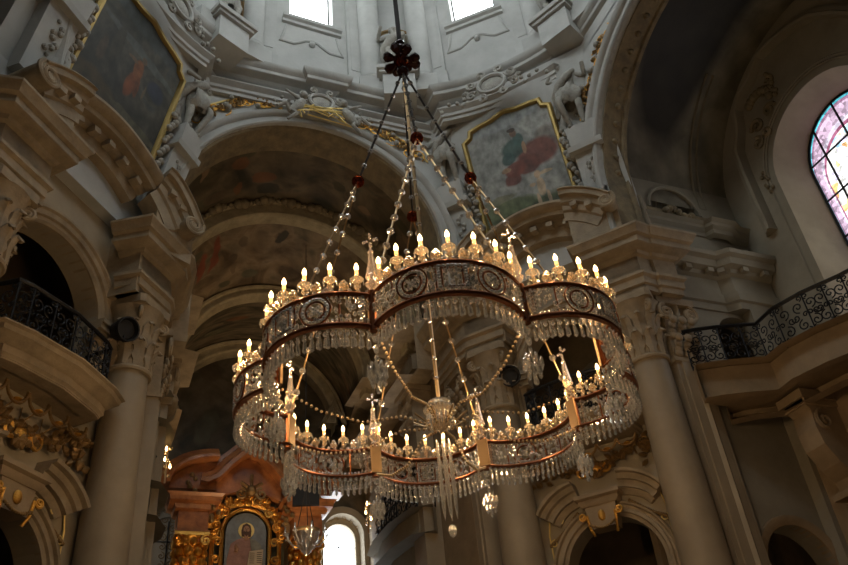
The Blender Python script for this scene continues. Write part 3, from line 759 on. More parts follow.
cartouche(Vector((CX, CY, 19.95)) - Nin2 * 6.35, Tr2, Nin2, 'carved cartouche on the cornice above the dark left painting')
t = cartouche((4.35, 15.45, 19.75), (1, 0, 0), (0, -1, 0), 'cherub cartouche on the crown of the choir arch', .85)
for sg in (-1, 1):
    ch = MB(); c0 = Vector((4.4 + sg * .62, 15.35, 19.55)); ch.tube([c0, c0 + Vector((sg * .12, -.05, -.25)), c0 + Vector((sg * .35, 0, -.5))], [.12, .16, .1], 8); ch.ball(c0 + Vector((-sg * .02, -.08, .2)), .12, 8)
    ch.tube([c0, c0 + Vector((sg * .3, -.1, .12)), c0 + Vector((sg * .5, -.05, .3))], [.06, .05, .04], 6); ch.tube([c0 + Vector((sg * .35, 0, -.5)), c0 + Vector((sg * .5, -.1, -.3)), c0 + Vector((sg * .75, -.1, -.5))], [.09, .07, .05], 6)
    ch.tube([c0 + Vector((sg * .3, 0, -.45)), c0 + Vector((sg * .2, -.15, -.7)), c0 + Vector((sg * .45, -.1, -.95))], [.09, .06, .04], 6)
    part('cherub', ch, 'statue', t, smooth=60)
gl = MB()
for j in range(5): gl.tube([Vector((4.4 + random.uniform(-.9, .9), 15.3, 19.35 + random.uniform(-.5, .2))) + Vector((.1 * math.cos(k * 1.1 + j), 0, .1 * math.sin(k * 1.1 + j))) for k in range(5)], .022, 5)
part('gilt_leaves', gl, 'gold_paint', t)

# gilt foliage sprays on the spandrels beside the arches
def leaf(mb, c, U, W, N, ang, L, w):
    u = U * math.cos(ang) + W * math.sin(ang); v = -U * math.sin(ang) + W * math.cos(ang)
    pts = [c, c + u * L * .35 + v * w, c + u * L * .75 + v * w * .7, c + u * L, c + u * L * .75 - v * w * .7, c + u * L * .35 - v * w]
    top = [p + N * (.05 if 0 < i < 5 else .02) for i, p in enumerate(pts)]; m = c + u * L * .5 + N * .12; k = len(pts)
    mb.add(pts + top + [m], [(i, (i + 1) % k, k + (i + 1) % k, k + i) for i in range(k)] + [(k + i, k + (i + 1) % k, 2 * k) for i in range(k)] + [tuple(reversed(range(k)))])
def spray(F, N, path, label, seed, dens=1.0):
    rnd = random.Random(seed)
    U = (F(1, 0, 0) - F(0, 0, 0)); W = Vector((0, 0, 1)); N = Vector(N)
    pts = [F(u, -.06, z) for u, z in path]
    t = thing('gilded_spray', label, 'ornament', pts[0], 'gilt foliage sprays around the great arches')
    part('stem', MB().tube(pts, .04, 5), 'gold', t)
    lv, rs = MB(), MB(); q = resample(pts, .16 / dens)
    for i, p in enumerate(q):
        for _ in range(2):
            leaf(lv, p + U * rnd.uniform(-.12, .12) + W * rnd.uniform(-.14, .14), U, W, N, rnd.uniform(0, 2 * PI), rnd.uniform(.12, .24), rnd.uniform(.04, .07))
        if i % 2 == 0:
            c = p + U * rnd.uniform(-.2, .2) + W * rnd.uniform(-.22, .22); rs.ball(c + N * .06, rnd.uniform(.06, .11), 6)
    part('leaves', lv, 'bronze_leaf', t, smooth=0); part('blossoms', rs, 'statue', t)
    sc = MB()
    for i in (0, len(q) // 2, len(q) - 1):
        for k in range(2):
            sp = spiral(0, 0, .26, .04, rnd.uniform(0, 360), rnd.choice((-1.1, 1.1)), 18); sc.tube([q[i] + U * (a + (k - .5) * .3) + W * b for a, b in sp], .022, 5)
    part('gilt_scroll', sc, 'gold', t)
def along(r, a0, a1, n=10, zc=15.6): return arc(0, zc, r, a0, a1, n)
spray(Fch, (0, -1, 0), along(4.55, 140, 117), 'gilt foliage left end of the choir arch, beside the left stone figure', 1)
spray(Fch, (0, -1, 0), along(4.45, 113, 101), 'gilt foliage on the choir arch left of the cherub cartouche', 2, .8)
spray(Fch, (0, -1, 0), along(4.45, 80, 68), 'gilt foliage on the choir arch right of the cherub cartouche', 3, .8)
spray(Fch, (0, -1, 0), along(4.55, 64, 46), 'gilt foliage right end of the choir arch, behind the chandelier chains', 4)
spray(Ftr, (-1, 0, 0), along(4.7, 32, 44, 10, 15.6), 'gilt foliage low on the right transept arch beside the stone figure', 5)
spray(Ftr, (-1, 0, 0), along(4.5, 48, 64, 10, 15.6), 'gilt foliage high on the right transept arch at the top edge', 6)
# gilt line borders following the spandrels
gb = MB()
for a0, a1 in ((140, 120), (62, 42)):
    gb.tube([Fch(u, -.03, z) for u, z in arc(0, ZC, 4.75, a0, a1, 18)], .03, 5)
    e0 = arc(0, ZC, 4.75, a0, a0, 1)[0]; gb.tube([Fch(e0[0] + a, -.03, e0[1] + b) for a, b in spiral(0, -.2, .22, .05, 90, 1.2, 16)], .035, 5)
single('gilt_border', gb, 'gold_paint', 'thin gilt line curling along the spandrels above the choir arch', 'ornament')

# ------------------------------------------------------------------ statues on the drum
for k, lab in ((7, 'gilded haloed statue standing on the cornice at the upper left, left of the drum window'), (0, 'statue on the drum directly behind the chandelier rope'), (1, 'statue on the drum at the top right edge of the dome view')):
    am = math.radians(92.5 - 45 * k - 22.5 + (2 if k == 7 else 0)); rr = RD - .4
    c = Vector((CX + rr * math.cos(am), CY + rr * math.sin(am), 20.55)); R3 = Matrix.Rotation(am, 3, 'Z')
    who = {7: 'upper left', 0: 'middle', 1: 'right'}[k]
    t = thing('statue_pedestal', 'square moulded pedestal under the %s drum statue' % who, 'pedestal', c, 'pedestals of the drum statues')
    part('die', MB().box(c + Vector((0, 0, .45)), (.9, 1.0, .9), R3), 'plaster_cool', t, smooth=0)
    part('cap', MB().box(c + Vector((0, 0, .96)), (1.1, 1.2, .12), R3).box(c + Vector((0, 0, 1.1)), (1.25, 1.35, .16), R3), 'ring', t, smooth=0)
    g = figure('saint_statue', lab, c + Vector((0, 0, 1.18)), 1.4, am - PI / 2, {'haR': (-.3, -.35, 1.5), 'elL': (.3, -.05, 1.2)}, 'saint statues on the dome drum', 'statue')
    fr = MB(); pp = []
    for i in range(17):
        a = PI * i / 16; pp.append(Vector((.5 * math.cos(a), .2, 1.5 + .5 * math.sin(a))))
    pp = [Vector((.5, .2, .1))] + pp + [Vector((-.5, .2, .1))]
    fr.tube(pp, .05, 5); part('niche_surround', fr, 'bronze_leaf', g, True)

# ------------------------------------------------------------------ wrought iron
def iron_panel(p0, p1, h, mb_scroll, mb_frame):
    # one panel of scrollwork standing between two floor points
    p0, p1 = Vector(p0), Vector(p1); L = (p1 - p0).length; d = (p1 - p0).normalized(); Z = Vector((0, 0, 1))
    n = max(1, round(L / .5)); w = L / n
    for i in range(n):
        cx = w * (i + .5)
        for sgn in (-1, 1):
            for (x, z, r, a, tn) in ((.15, .28, .14, 90, 1.3), (.15, .72, .14, -90, -1.3), (.05, .5, .1, 180, 1.2), (.24, .5, .07, 0, 1.1), (.22, .12, .07, 90, -1.1), (.22, .9, .07, -90, 1.1)):
                sp = spiral(0, 0, r * h, .02, a, tn, 14)
                mb_scroll.tube([p0 + d * (cx + sgn * (x * w / .6 + u)) + Z * (z * h + v) for u, v in sp], .017, 4)
        mb_frame.append((p0 + d * (w * i), p0 + d * (w * i) + Z * h))
def railing(parent, pts, h):
    Z = Vector((0, 0, 1)); sc, fr = MB(), []
    for a, b in zip(pts, pts[1:]): iron_panel(a, b, h, sc, fr)
    fr.append((Vector(pts[-1]), Vector(pts[-1]) + Z * h))
    part('ironwork', sc, 'iron', parent)['kind'] = 'stuff'
    for a, b in fr: part('baluster', MB().tube([a, b], .022, 4), 'iron', parent)
    part('handrail', MB().tube([Vector(p) + Z * h for p in pts], .045, 6), 'iron', parent)
    part('bottom_rail', MB().tube([Vector(p) + Z * .05 for p in pts], .03, 5), 'iron', parent)
def slab_prof(th):
    k = th / .7
    return [(-.3, -th), (-.02, -th), (0, -th + .06 * k), (.05, -th + .1 * k), (.05, -th + .26 * k), (.12, -th + .3 * k), (.16, -th + .38 * k), (.26, -th + .46 * k), (.28, -th + .58 * k), (.34, -th + .62 * k), (.34, -.03), (.3, 0), (-.3, 0)]
def slab(mb, path, back, z, th, side):
    path = [Vector((p[0], p[1], z)) for p in path]
    mb.sweep(path, (0, 0, 1), slab_prof(th), side=side)
    poly = [(p.x, p.y) for p in path] + [(b[0], b[1]) for b in back]
    mb.prism(poly, (0, 0, z - th + .02), (1, 0, 0), (0, 1, 0), (0, 0, 1), th - .04)

# gallery balconies on the two piers
for fm, who in ((ident, 'right'), (leftpier, 'left')):
    zt = 9.55
    loc = fm(P(SC, 0, 9.2))
    t = thing('balcony', 'stone gallery balcony with dark iron railing on the %s' % ('left pier under the dark arch' if who == 'left' else 'right pier, half hidden behind the chandelier'), 'balcony', loc)
    path = [P(.72, .45, 0), P(.78, -.2, 0), P(1.0, -.28, 0), P(SC, -.4, 0), P(2.86, -.28, 0), P(3.12, -.2, 0), P(3.18, .45, 0)]
    b = MB(); slab(b, path, [], zt, .5, -1); b.map(fm)
    part('slab', b, 'moulding', t)
    rl = [fm(p + Vector((0, 0, zt))) for p in path]; railing(t, rl, 1.05)
    # scalloped soffit with gilt shells under it
    so = MB()
    for i in range(5):
        u = .98 + i * .475; so.tube([P(u + .23 * math.cos(PI * j / 8), .1, 8.98 - .22 * math.sin(PI * j / 8)) for j in range(9)], .03, 5)
        so.tube([P(u, .12, 8.78), P(u + .1, .35, 8.6), P(u + .02, .42, 8.9)], .014, 4)
    so.map(fm); part('soffit_scallop', so, 'bronze_leaf', t)
    for i in range(5): part('gilt_shell', MB().ball(fm(P(.98 + i * .475, .06, 8.79)), .05, 8, (1.6, 1.6, .5)), 'gold', t)
    # gilt lambrequin garland below the slab
    g = thing('gilded_garland', 'dark gilt leafy garland on the wall below the %s gallery balcony' % who, 'ornament', fm(P(SC, .4, 8.6)), 'leafy garlands under the gallery balconies')
    lv, st = MB(), MB(); rnd = random.Random(11)
    line = [P(SC - 1.35 + 2.7 * i / 24, .36, 8.95 - .42 * math.sin(PI * i / 24) ** 1.2) for i in range(25)]
    st.tube(line, .05, 5)
    U = tt; W = Vector((0, 0, 1))
    for p in resample(line, .07):
        for _ in range(2): leaf(lv, p + W * rnd.uniform(-.1, .06) - nn * .04, U, W, -nn, rnd.uniform(0, 2 * PI), rnd.uniform(.12, .24), rnd.uniform(.04, .07))
    for j in range(12):
        for sg in (-1, 1): leaf(lv, P(SC + sg * 1.35 + rnd.uniform(-.15, .15), .33, 8.95 - j * .05), U, W, -nn, rnd.uniform(0, 2 * PI), .2, .06)
    part('stem', st.map(fm), 'bronze_leaf', g); part('leaves', lv.map(fm), 'bronze_leaf', g, smooth=0)
    sh = MB(); sh.ball(P(SC, .3, 8.5), .13, 10, (1.3, .5, .7), Matrix((tt, nn, W)).transposed()).tube([P(SC + a, .28, 8.5 + b) for a, b in spiral(.3, 0, .16, .03, 180, 1.2, 16)], .035, 5).tube([P(SC + a, .28, 8.5 + b) for a, b in spiral(-.3, 0, .16, .03, 0, -1.2, 16)], .035, 5)
    part('gilt_shell', sh.map(fm), 'gold', g)
    # floodlight on the rail end
    s0 = .55 if who == 'left' else .5
    c = fm(P(s0, -.25, 11.2)); sp = thing('floodlight', 'black round floodlight clamped to the %s end of the %s gallery railing' % ('right' if who == 'left' else 'left', who), 'floodlight', fm(P(s0, -.25, 10.9)), 'floodlights on the gallery railings')
    dr = (Vector((4.5, 9, 9)) - c).normalized(); R3 = dr.to_track_quat('Z', 'Y').to_matrix()
    part('housing', MB().lathe([(.1, -.3), (.2, -.25), (.24, 0), (.27, .02), (.27, .14), (.24, .14), (.22, .02), (.02, .0)], c, 20, R3), 'black', sp)
    part('lens', MB().lathe([(.2, .03), (.19, .05), (.02, .07)], c, 20, R3), 'black', sp)
    part('bracket', MB().tube([c - Vector((0, 0, .3)), c], .03, 6), 'iron', sp)

# ------------------------------------------------------------------ doors below the galleries
for fm, who, di in ((ident, 'right', 1), (leftpier, 'left', 2)):
    far = 'right' if who == 'right' else 'left'
    t = thing('door_%d' % di, 'dark arched passage with gilt keystone ornament at the bottom, %s pier' % who, 'doorway', fm(P(SC, .45, 0)), None, 'structure')
    a = MB(); c0, r0, zc = SC, 1.1, 6.3
    path = [P(c0 + r0, .45, 3)] + [P(u, .45, z) for u, z in arc(c0, zc, r0, 0, 180, 26)] + [P(c0 - r0, .45, 3)]
    a.sweep(path, -nn, [(0, -.1), (0, .03), (.08, .05), (.1, .1), (.17, .1), (.19, .05), (.25, .05), (.27, .12), (.31, .14), (.33, 0)], side=-1)
    part('arch_moulding', a.map(fm), 'moulding', t)
    k = MB()
    k.sweep([P(1.52, .4, 7.62), P(1.52, .12, 7.62), P(2.34, .12, 7.62), P(2.34, .4, 7.62)], (0, 0, 1), [(-.4, 0), (0, 0), (.05, .08), (.05, .14), (.12, .18), (.12, .26), (-.4, .26)], side=-1)
    k.prism([(-.36, .5), (.36, .5), (.28, 0), (-.28, 0)], P(SC, .14, 7.12), tt, (0, 0, 1), nn, .4)
    part('keystone', k.map(fm), 'stone', t)
    o = MB(); R3 = Matrix((tt, nn, Vector((0, 0, 1)))).transposed(); o.ball(P(SC, .12, 7.38), .11, 12, (.75, .5, 1.1), R3)
    part('gilt_oval', o.map(fm), 'gold', t)
    for sg in (-1, 1):
        v = MB(); sp = spiral(sg * .42, 7.42, .12, .02, 90, 1.6 * sg, 26)
        v.tube([P(SC + sg * .26, .2, 6.98), P(SC + sg * .3, .12, 7.12), P(SC + sg * .32, .1, 7.3)] + [P(SC + u, .08, z) for u, z in reversed(sp[4:])][::-1], .03, 6)
        part('gilt_volute', v.map(fm), 'gold', t)
    g = MB()
    for sg in (-1, 1):
        for i in range(16):
            tq = i / 15; u = SC + sg * (.62 + .75 * tq); z = 7.62 - .18 * math.sin(tq * PI) - .55 * tq * tq
            g.ball(P(u, .38, z), .045, 6)
    for i in range(13): g.ball(P(SC + (i - 6) * .045, .06, 7.2 - .1 * math.cos((i - 6) / 6 * 1.5)), .035, 5)
    part('garland', g.map(fm), 'bronze_leaf', t)
    s_ = MB()
    for sg in (-1, 1):
        pts = [(SC + sg * .72, 7.72), (SC + sg * .85, 7.98), (SC + sg * 1.0, 7.75), (SC + sg * 1.3, 7.72), (SC + sg * 1.38, 7.3), (SC + sg * 1.36, 6.7), (SC + sg * 1.5, 6.2), (SC + sg * 1.52, 5.7)]
        s_.tube([P(u, .4, z) for u, z in pts], .02, 6)
        s_.tube([P(SC + sg * 1.1 + u, .38, 7.6 + z) for u, z in spiral(0, 0, .15, .03, 40, 1.3 * sg, 20)], .018, 5)
        s_.tube([P(SC + sg * 1.28 + u, .38, 7.1 + z) for u, z in spiral(0, 0, .1, .03, 40, -1.3 * sg, 16)], .016, 5)
    part('gilt_scroll_line', s_.map(fm), 'gold_paint', t)
    for sg in (-1, 1):
        side = ('left' if sg < 0 else 'right') if who == 'right' else ('right' if sg < 0 else 'left')
        b = MB(); c1 = SC; pa = [0] + [(c1 + sg * x, 7.3 + 1.0 * math.sqrt(max(0, 1 - ((x - .3) / 1.3) ** 2))) for x in (.55, .7, .85, 1.0, 1.15, 1.3, 1.4, 1.48)]
        b.sweep([P(u, .42, z) for u, z in pa[1:]], -nn, [(-.5, -.1), (-.5, .05), (-.42, .1), (-.36, .1), (-.36, .2), (-.22, .22), (-.2, .3), (-.08, .32), (-.06, .42), (0, .44), (.02, -.1)], side=-1 if sg < 0 else 1)
        single('broken_pediment', b.map(fm), 'moulding', '%s curved piece of the broken pediment over the %s doorway' % (side, who), 'pediment', 'curved pediment pieces over the doorways')

# ------------------------------------------------------------------ altar choir
def crowd(seed, n, pal, u0=.12, u1=.88, v0=.12, v1=.88, ru=.022, rv=.09):
    r = random.Random(seed); out = []
    for _ in range(n):
        k = r.choice(pal); f = r.uniform(.6, 1.15); a = r.uniform(.5, 1.3)
        out.append((r.uniform(u0, u1), r.uniform(v0, v1), ru * a, rv * r.uniform(.5, 1.2), tuple(c * f for c in k)))
    return out
PAL = [(.20, .09, .04), (.24, .16, .09), (.10, .09, .05), (.05, .045, .03), (.17, .12, .07), (.13, .12, .07)]
M['fresco_near'] = painted('ceiling fresco choir', [(.03, .028, .018), (.09, .07, .04), (.16, .12, .07), (.07, .07, .045)], crowd(3, 20, PAL), 9.0, 10, .05, .6, .25)
M['fresco_mid'] = painted('ceiling fresco middle bay', [(.09, .06, .03), (.19, .13, .07), (.28, .21, .13), (.15, .12, .07)], crowd(4, 16, PAL) + [(.22, .4, .02, .2, (.30, .08, .04)), (.27, .3, .016, .25, (.26, .07, .035)), (.18, .35, .014, .2, (.24, .07, .03))], 10.0, 10, .05, .6, .28)
M['fresco_apse'] = painted('apse fresco', [(.04, .035, .022), (.10, .08, .045), (.17, .13, .08), (.10, .085, .05)], crowd(5, 18, PAL, .05, .95, .3, .95, .04, .05), 7.0, 10, .04, .6, 1.0)
def vault(mb, y0, y1, xc, zc, r, n=36, m=4, end=None):
    o = len(mb.v)
    A0_, B0_ = (xc, zc, r), end or (xc, zc, r)
    for j in range(m + 1):
        y = y0 + (y1 - y0) * j / m; xc, zc, r = [p + (q - p) * j / m for p, q in zip(A0_, B0_)]
        for i in range(n + 1):
            a = PI * i / n; mb.v.append(Vector((xc + r * math.cos(a), y, zc + r * math.sin(a)))); mb.uv[o + j * (n + 1) + i] = (1 - i / n, j / m)
    for j in range(m):
        for i in range(n): a = o + j * (n + 1) + i; mb.f.append((a, a + 1, a + n + 2, a + n + 1))
    return mb
XA = 4.45
struct('ceiling_choir_front', vault(MB(), 16.75, 19.5, 4.3, 15.6, 3.82, end=(4.5, 15.2, 4.06)), 'fresco_near', 'dark painted vault just inside the choir arch', 35, 'vault')
struct('ceiling_choir_middle', vault(MB(), 19.8, 22.5, 4.5, 15.2, 3.52, end=(4.65, 14.7, 3.36)), 'fresco_mid', 'reddish painted vault in the middle of the choir', 35, 'vault')
struct('ceiling_choir_back', vault(MB(), 22.8, 24.9, 4.65, 14.7, 2.97, end=(4.4, 13.9, 3.3)), 'fresco_apse', 'dark painted vault at the far end of the choir', 35, 'vault')
def rib(y, xc, zc, r, w, num, lab, mat='soffit', dep=.45, z0=14.2):
    a = MB(); path = [Vector((xc + r, y, z0))] + [Vector((u, y, z)) for u, z in arc(xc, zc, r, 0, 180, 40)] + [Vector((xc - r, y, z0))]
    a.sweep(path, (0, -1, 0), [(0, -dep), (0, 0), (.05, .05), (.12, .05), (.14, .0), (w - .14, .0), (w - .12, .06), (w - .04, .08), (w, .03), (w, -dep)], side=-1)
    struct('trim_%d' % num, a, mat, lab, 30, 'arch')
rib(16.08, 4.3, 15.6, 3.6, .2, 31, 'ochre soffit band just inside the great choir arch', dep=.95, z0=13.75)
rib(19.4, 4.5, 15.2, 3.5, .55, 32, 'first moulded rib of the choir vault', 'rib_stone')
rib(22.4, 4.65, 14.7, 2.95, .4, 33, 'second moulded rib of the choir vault', 'rib_stone')
rib(24.7, 4.4, 13.9, 2.85, .45, 34, 'third moulded rib framing the altar wall', 'rib_stone')
# irregular stucco edge of the fresco along the first rib
ed = MB()
for i in range(46):
    a = math.radians(18 + 144 * i / 45); r = 3.98 + .05 * math.sin(i * .8); c = Vector((4.5 + r * math.cos(a), 19.3, 15.2 + r * math.sin(a)))
    ed.ball(c, .13 + .05 * math.sin(i * 1.7), 6, (1, 1, 1))
single('stucco_scrollwork', ed, 'soffit', 'ochre rocaille stucco edge of the fresco along the first choir rib', 'ornament')
w = MB()
for x in (XA - 4.3, XA + 4.05):
    w.box((x + .1, 21.2, 7.4), (.3, 8.2, 14.8))
struct('wall_choir_sides', w, 'stone', 'side walls of the altar choir', 0, 'wall')
# entablature along the choir walls
for fm, who, n in ((ident, 'right', 35), (mirror, 'left', 36)):
    e = MB(); pth = [Vector((8.32, 25, 12.7)), Vector((8.32, 23.4, 12.7)), Vector((7.95, 23.3, 12.7)), Vector((7.95, 22.2, 12.7)), Vector((8.32, 22.1, 12.7)), Vector((8.32, 20.0, 12.7)), Vector((7.95, 19.9, 12.7)), Vector((7.95, 18.9, 12.7)), Vector((8.32, 18.8, 12.7)), Vector((8.32, 18.0, 12.7))]
    e.sweep(pth, (0, 0, 1), fasc(), side=1)
    modillions(e, pth, 12.7 + 1.26, .2, side=1); e.map(fm)
    struct('trim_%d' % n, e, 'moulding', 'heavy cornice with dentils along the %s wall of the choir' % who, 30, 'cornice')
    for y0, y1, ll in ((19.0, 19.8, 'near'), (22.3, 23.2, 'far')):
        c = fm(Vector((8.2, (y0 + y1) / 2, 0)))
        t = thing('choir_pilaster', '%s flat pilaster on the %s choir wall' % (ll, who), 'pilaster', c, 'pilasters of the altar choir')
        part('shaft', MB().box((8.18, (y0 + y1) / 2, 5.7), (.5, y1 - y0, 11.4)).map(fm), 'column', t, smooth=0)
        k = MB().box((8.15, (y0 + y1) / 2, 12.0), (.6, y1 - y0 + .1, 1.2)).box((8.12, (y0 + y1) / 2, 12.62), (.8, y1 - y0 + .3, .16))
        for i in range(10): k.ball((7.84, y0 + (y1 - y0) * (i % 5 + .5) / 5, 11.6 + .5 * (i // 5)), .15, 6)
        for yy in (y0, y1): k.tube([(7.8, yy + u, 12.25 + z) for u, z in spiral(0, 0, .2, .03, 90, 1.5, 20)], .06, 5)
        part('capital', k.map(fm), 'moulding', t)
# apse wall with two windows
YW = 25.2
aw = MB(); F = lambda u, d, z: Vector((u, YW + d, z))
def win(c, zb, zc, r): return [(c - r, zb), (c - r, zc)] + list(reversed(arc(c, zc, r, 0, 180, 16)))[1:-1] + [(c + r, zc), (c + r, zb)]
WR, WL = 7.6, 2.1
aw.wall([(.1, 0), (8.9, 0), (8.9, 18), (.1, 18)], [win(WR, 6, 10.45, .72), win(WL, 6, 10.45, .72)], F, 0, 1.1)
aw.uv = {i: ((p.x - .1) / 8.8, (p.z - 8) / 10) for i, p in enumerate(aw.v)}
struct('wall_apse', aw, 'fresco_apse', 'dark painted end wall behind the altar', 0, 'wall')
for c, nm, i in ((WR, 'right', 9), (WL, 'left', 10)):
    wd = thing('window_%d' % i, 'bright arched choir window right of the altar' if nm == 'right' else 'pale daylit arched niche with painted scrolls left of the altar', 'window', (c, YW, 6), None, 'structure')
    fr = MB(); pth = [F(c + .72, 0, 6)] + [F(u, 0, z) for u, z in arc(c, 10.45, .72, 0, 180, 20)] + [F(c - .72, 0, 6)]
    fr.sweep(pth, (0, -1, 0), [(-.02, -1.05), (-.02, .06), (.16, .1), (.2, .1), (.22, 0)], side=-1); part('window_frame', fr, 'plaster', wd)
    ins = MB(); pth = [F(c + .55, .5, 6)] + [F(u, .5, z) for u, z in arc(c, 10.4, .55, 0, 180, 20)] + [F(c - .55, .5, 6)]
    ins.sweep(pth, (0, -1, 0), [(0, -.1), (0, .08), (.3, .08), (.3, -.1)], side=-1); part('inner_reveal', ins, 'plaster', wd)
    part('pane' if nm == 'right' else 'niche_panel', MB().wall(win(c, 6, 10.4, .6), [], F, .6, .63), 'sky_low' if nm == 'right' else 'plaster', wd, smooth=0)
    b = MB(); 
    for z in (7.2, 8.2, 9.2, 10.2): b.box(F(c, .55, z), (1.1, .03, .03))
    b.box(F(c, .55, 8.4), (.03, .03, 4.9)); part('glazing_bar', b, 'iron', wd, smooth=0)
    o = MB()
    for j in range(6):
        a = math.radians(30 + 24 * j); o.tube([F(c + .64 * math.cos(a) + u, -.05 + .3, 10.45 + .64 * math.sin(a) + z) for u, z in spiral(0, 0, .09, .02, j * 50, 1.2, 12)], .014, 4)
    if nm == 'left':
        for j in range(9):
            for sg in (-1, 1): o.tube([F(c + sg * .14 + u, .57, 10.9 - j * .28 + z) for u, z in spiral(0, 0, .13, .02, 90, 1.3 * sg, 12)], .014, 4)
    part('painted_scroll', o, 'bronze_leaf', wd)

# altar
AX, AY = 4.12, 23.4
alt = thing('altar', 'red brown marble altar wall with gilt capitals and curved pediments', 'altar', (AX, AY, 0))
def ablk(name, x0, x1, z0, z1, y0, y1, mat): return part(name, MB().box((AX + (x0 + x1) / 2, (y0 + y1) / 2, (z0 + z1) / 2), (abs(x1 - x0), y1 - y0, z1 - z0)), mat, alt, smooth=0)
part('back_wall', MB().wall([(AX - 1.75, 0), (AX + 2.05, 0), (AX + 2.05, 11.1), (AX + 1.2, 11.7), (AX, 12.2), (AX - 1.2, 11.7), (AX - 1.75, 11.1)], [win(AX, 5, 9.6, 1.3)], lambda u, d, z: Vector((u, AY + .3 + d, z)), 0, .4), 'marble_green', alt, smooth=0)
part('niche_back', MB().box((AX, AY + .95, 8), (3.0, .1, 8)), 'marble_green', alt, smooth=0)
for sg in (-1, 1):
    x = sg * 1.6 + (.12 if sg > 0 else 0)
    part('altar_column', MB().lathe([(.36, 2), (.34, 5), (.3, 8.9)], (AX + x, AY - .1, 0), 24), 'marble', alt)
    k = MB().lathe([(.3, 8.9), (.34, 9.1), (.32, 9.2), (.36, 9.5), (.5, 9.75)], (AX + x, AY - .1, 0), 20).box((AX + x, AY - .1, 9.8), (.95, .95, .1))
    for row in range(3):
        for j in range(9):
            a = 2 * PI * (j + row * .5) / 9; k.ball((AX + x + .4 * math.cos(a), AY - .1 + .4 * math.sin(a), 9.08 + row * .26), .12, 6, (1, 1, 1.2))
    for s2 in (-1, 1): k.tube([(AX + x + s2 * .38 + u, AY - .55, 9.6 + z) for u, z in spiral(0, 0, .15, .02, 90, 1.5 * s2, 16)], .05, 5)
    part('gilt_capital', k, 'gold', alt)
    e = MB(); pth = [Vector((AX + x - .42, AY + .3, 9.6)), Vector((AX + x - .42, AY - .5, 9.6)), Vector((AX + x + .42, AY - .5, 9.6)), Vector((AX + x + .42, AY + .3, 9.6))]
    e.sweep(pth, (0, 0, 1), [(-.42, 0), (0, 0), (.02, .18), (.06, .22), (.06, .3), (0, .32), (0, .86), (.1, .9), (.14, 1.02), (.28, 1.08), (.3, 1.2), (.38, 1.28), (-.42, 1.3)], side=-1)
    part('altar_entablature', e, 'marble', alt)
    p = MB(); pts = [Vector((AX + x + sg * .75 - sg * 1.35 * (1 - math.cos(q)) , AY - .35, 11.2 + .85 * math.sin(q))) for q in [PI / 2 * i / 14 for i in range(15)]]
    p.sweep(pts, (0, -1, 0), [(-.38, -.5), (-.38, .1), (-.28, .14), (-.26, .24), (-.14, .3), (-.1, .4), (0, .42), (0, -.5)], side=1 if sg > 0 else -1)
    poly = [(q.x - AX, q.z - 11.2) for q in pts] + [(pts[-1].x - AX, 0)]
    p.prism(poly, (AX, AY - .3, 11.2), (1, 0, 0), (0, 0, 1), (0, 1, 0), .5)
    part('curved_pediment', p, 'marble', alt)
    for j in range(2):
        pass
p = MB(); top = [(-1.35, 11.35), (-1.15, 11.32), (-.85, 11.5), (-.5, 11.95), (-.2, 12.25), (0, 12.32), (.2, 12.25), (.5, 11.95), (.85, 11.5), (1.15, 11.32), (1.35, 11.35)]
p.sweep([Vector((AX + a * 1.1, AY - .2, b)) for a, b in top], (0, -1, 0), [(-.5, -.4), (-.5, .05), (-.38, .08), (-.34, .18), (-.2, .24), (-.14, .36), (0, .4), (0, -.4)], side=-1)
p.prism([(a * 1.1, b - 10.6) for a, b in top] + [(1.4, .2), (.7, .55), (0, .8), (-.7, .55), (-1.4, .2)], (AX, AY - .1, 10.6), (1, 0, 0), (0, 0, 1), (0, 1, 0), .4)
part('centre_pediment', p, 'marble', alt)
a = MB(); pth = [Vector((AX + 1.3, AY + .3, 5))] + [Vector((u, AY + .3, z)) for u, z in arc(AX, 9.6, 1.3, 0, 180, 28)] + [Vector((AX - 1.3, AY + .3, 5))]
a.sweep(pth, (0, -1, 0), [(-.04, -.3), (-.04, .2), (.05, .26), (.2, .26), (.24, .1), (.24, 0)], side=-1); part('niche_arch', a, 'stone', alt)
cr = MB(); cr.ball((AX, AY - .5, 11.15), .16, 8).tube([(AX - .32, AY - .5, 11.4), (AX, AY - .5, 11.2), (AX + .32, AY - .5, 11.4)], .06, 5).tube([(AX, AY - .5, 11.0), (AX, AY - .5, 11.65)], .06, 6)
for sg in (-1, 1): cr.tube([(AX + sg * .3 + u, AY - .5, 11.05 + z) for u, z in spiral(0, 0, .2, .04, 90, sg * 1.4, 16)], .045, 5)
part('crest_ornament', cr, 'bronze_leaf', alt)
for x in (-1.75, -1.05, 1.1, 1.9):
    pu = MB()
    for j in range(7): pu.ball((AX + x + .12 * math.sin(j * 2), AY - .6, 11.5 - j * .12 - (.6 if abs(x) < 1.5 else 0)), .08, 5)
    part('carved_swag', pu, 'bronze_leaf', alt)

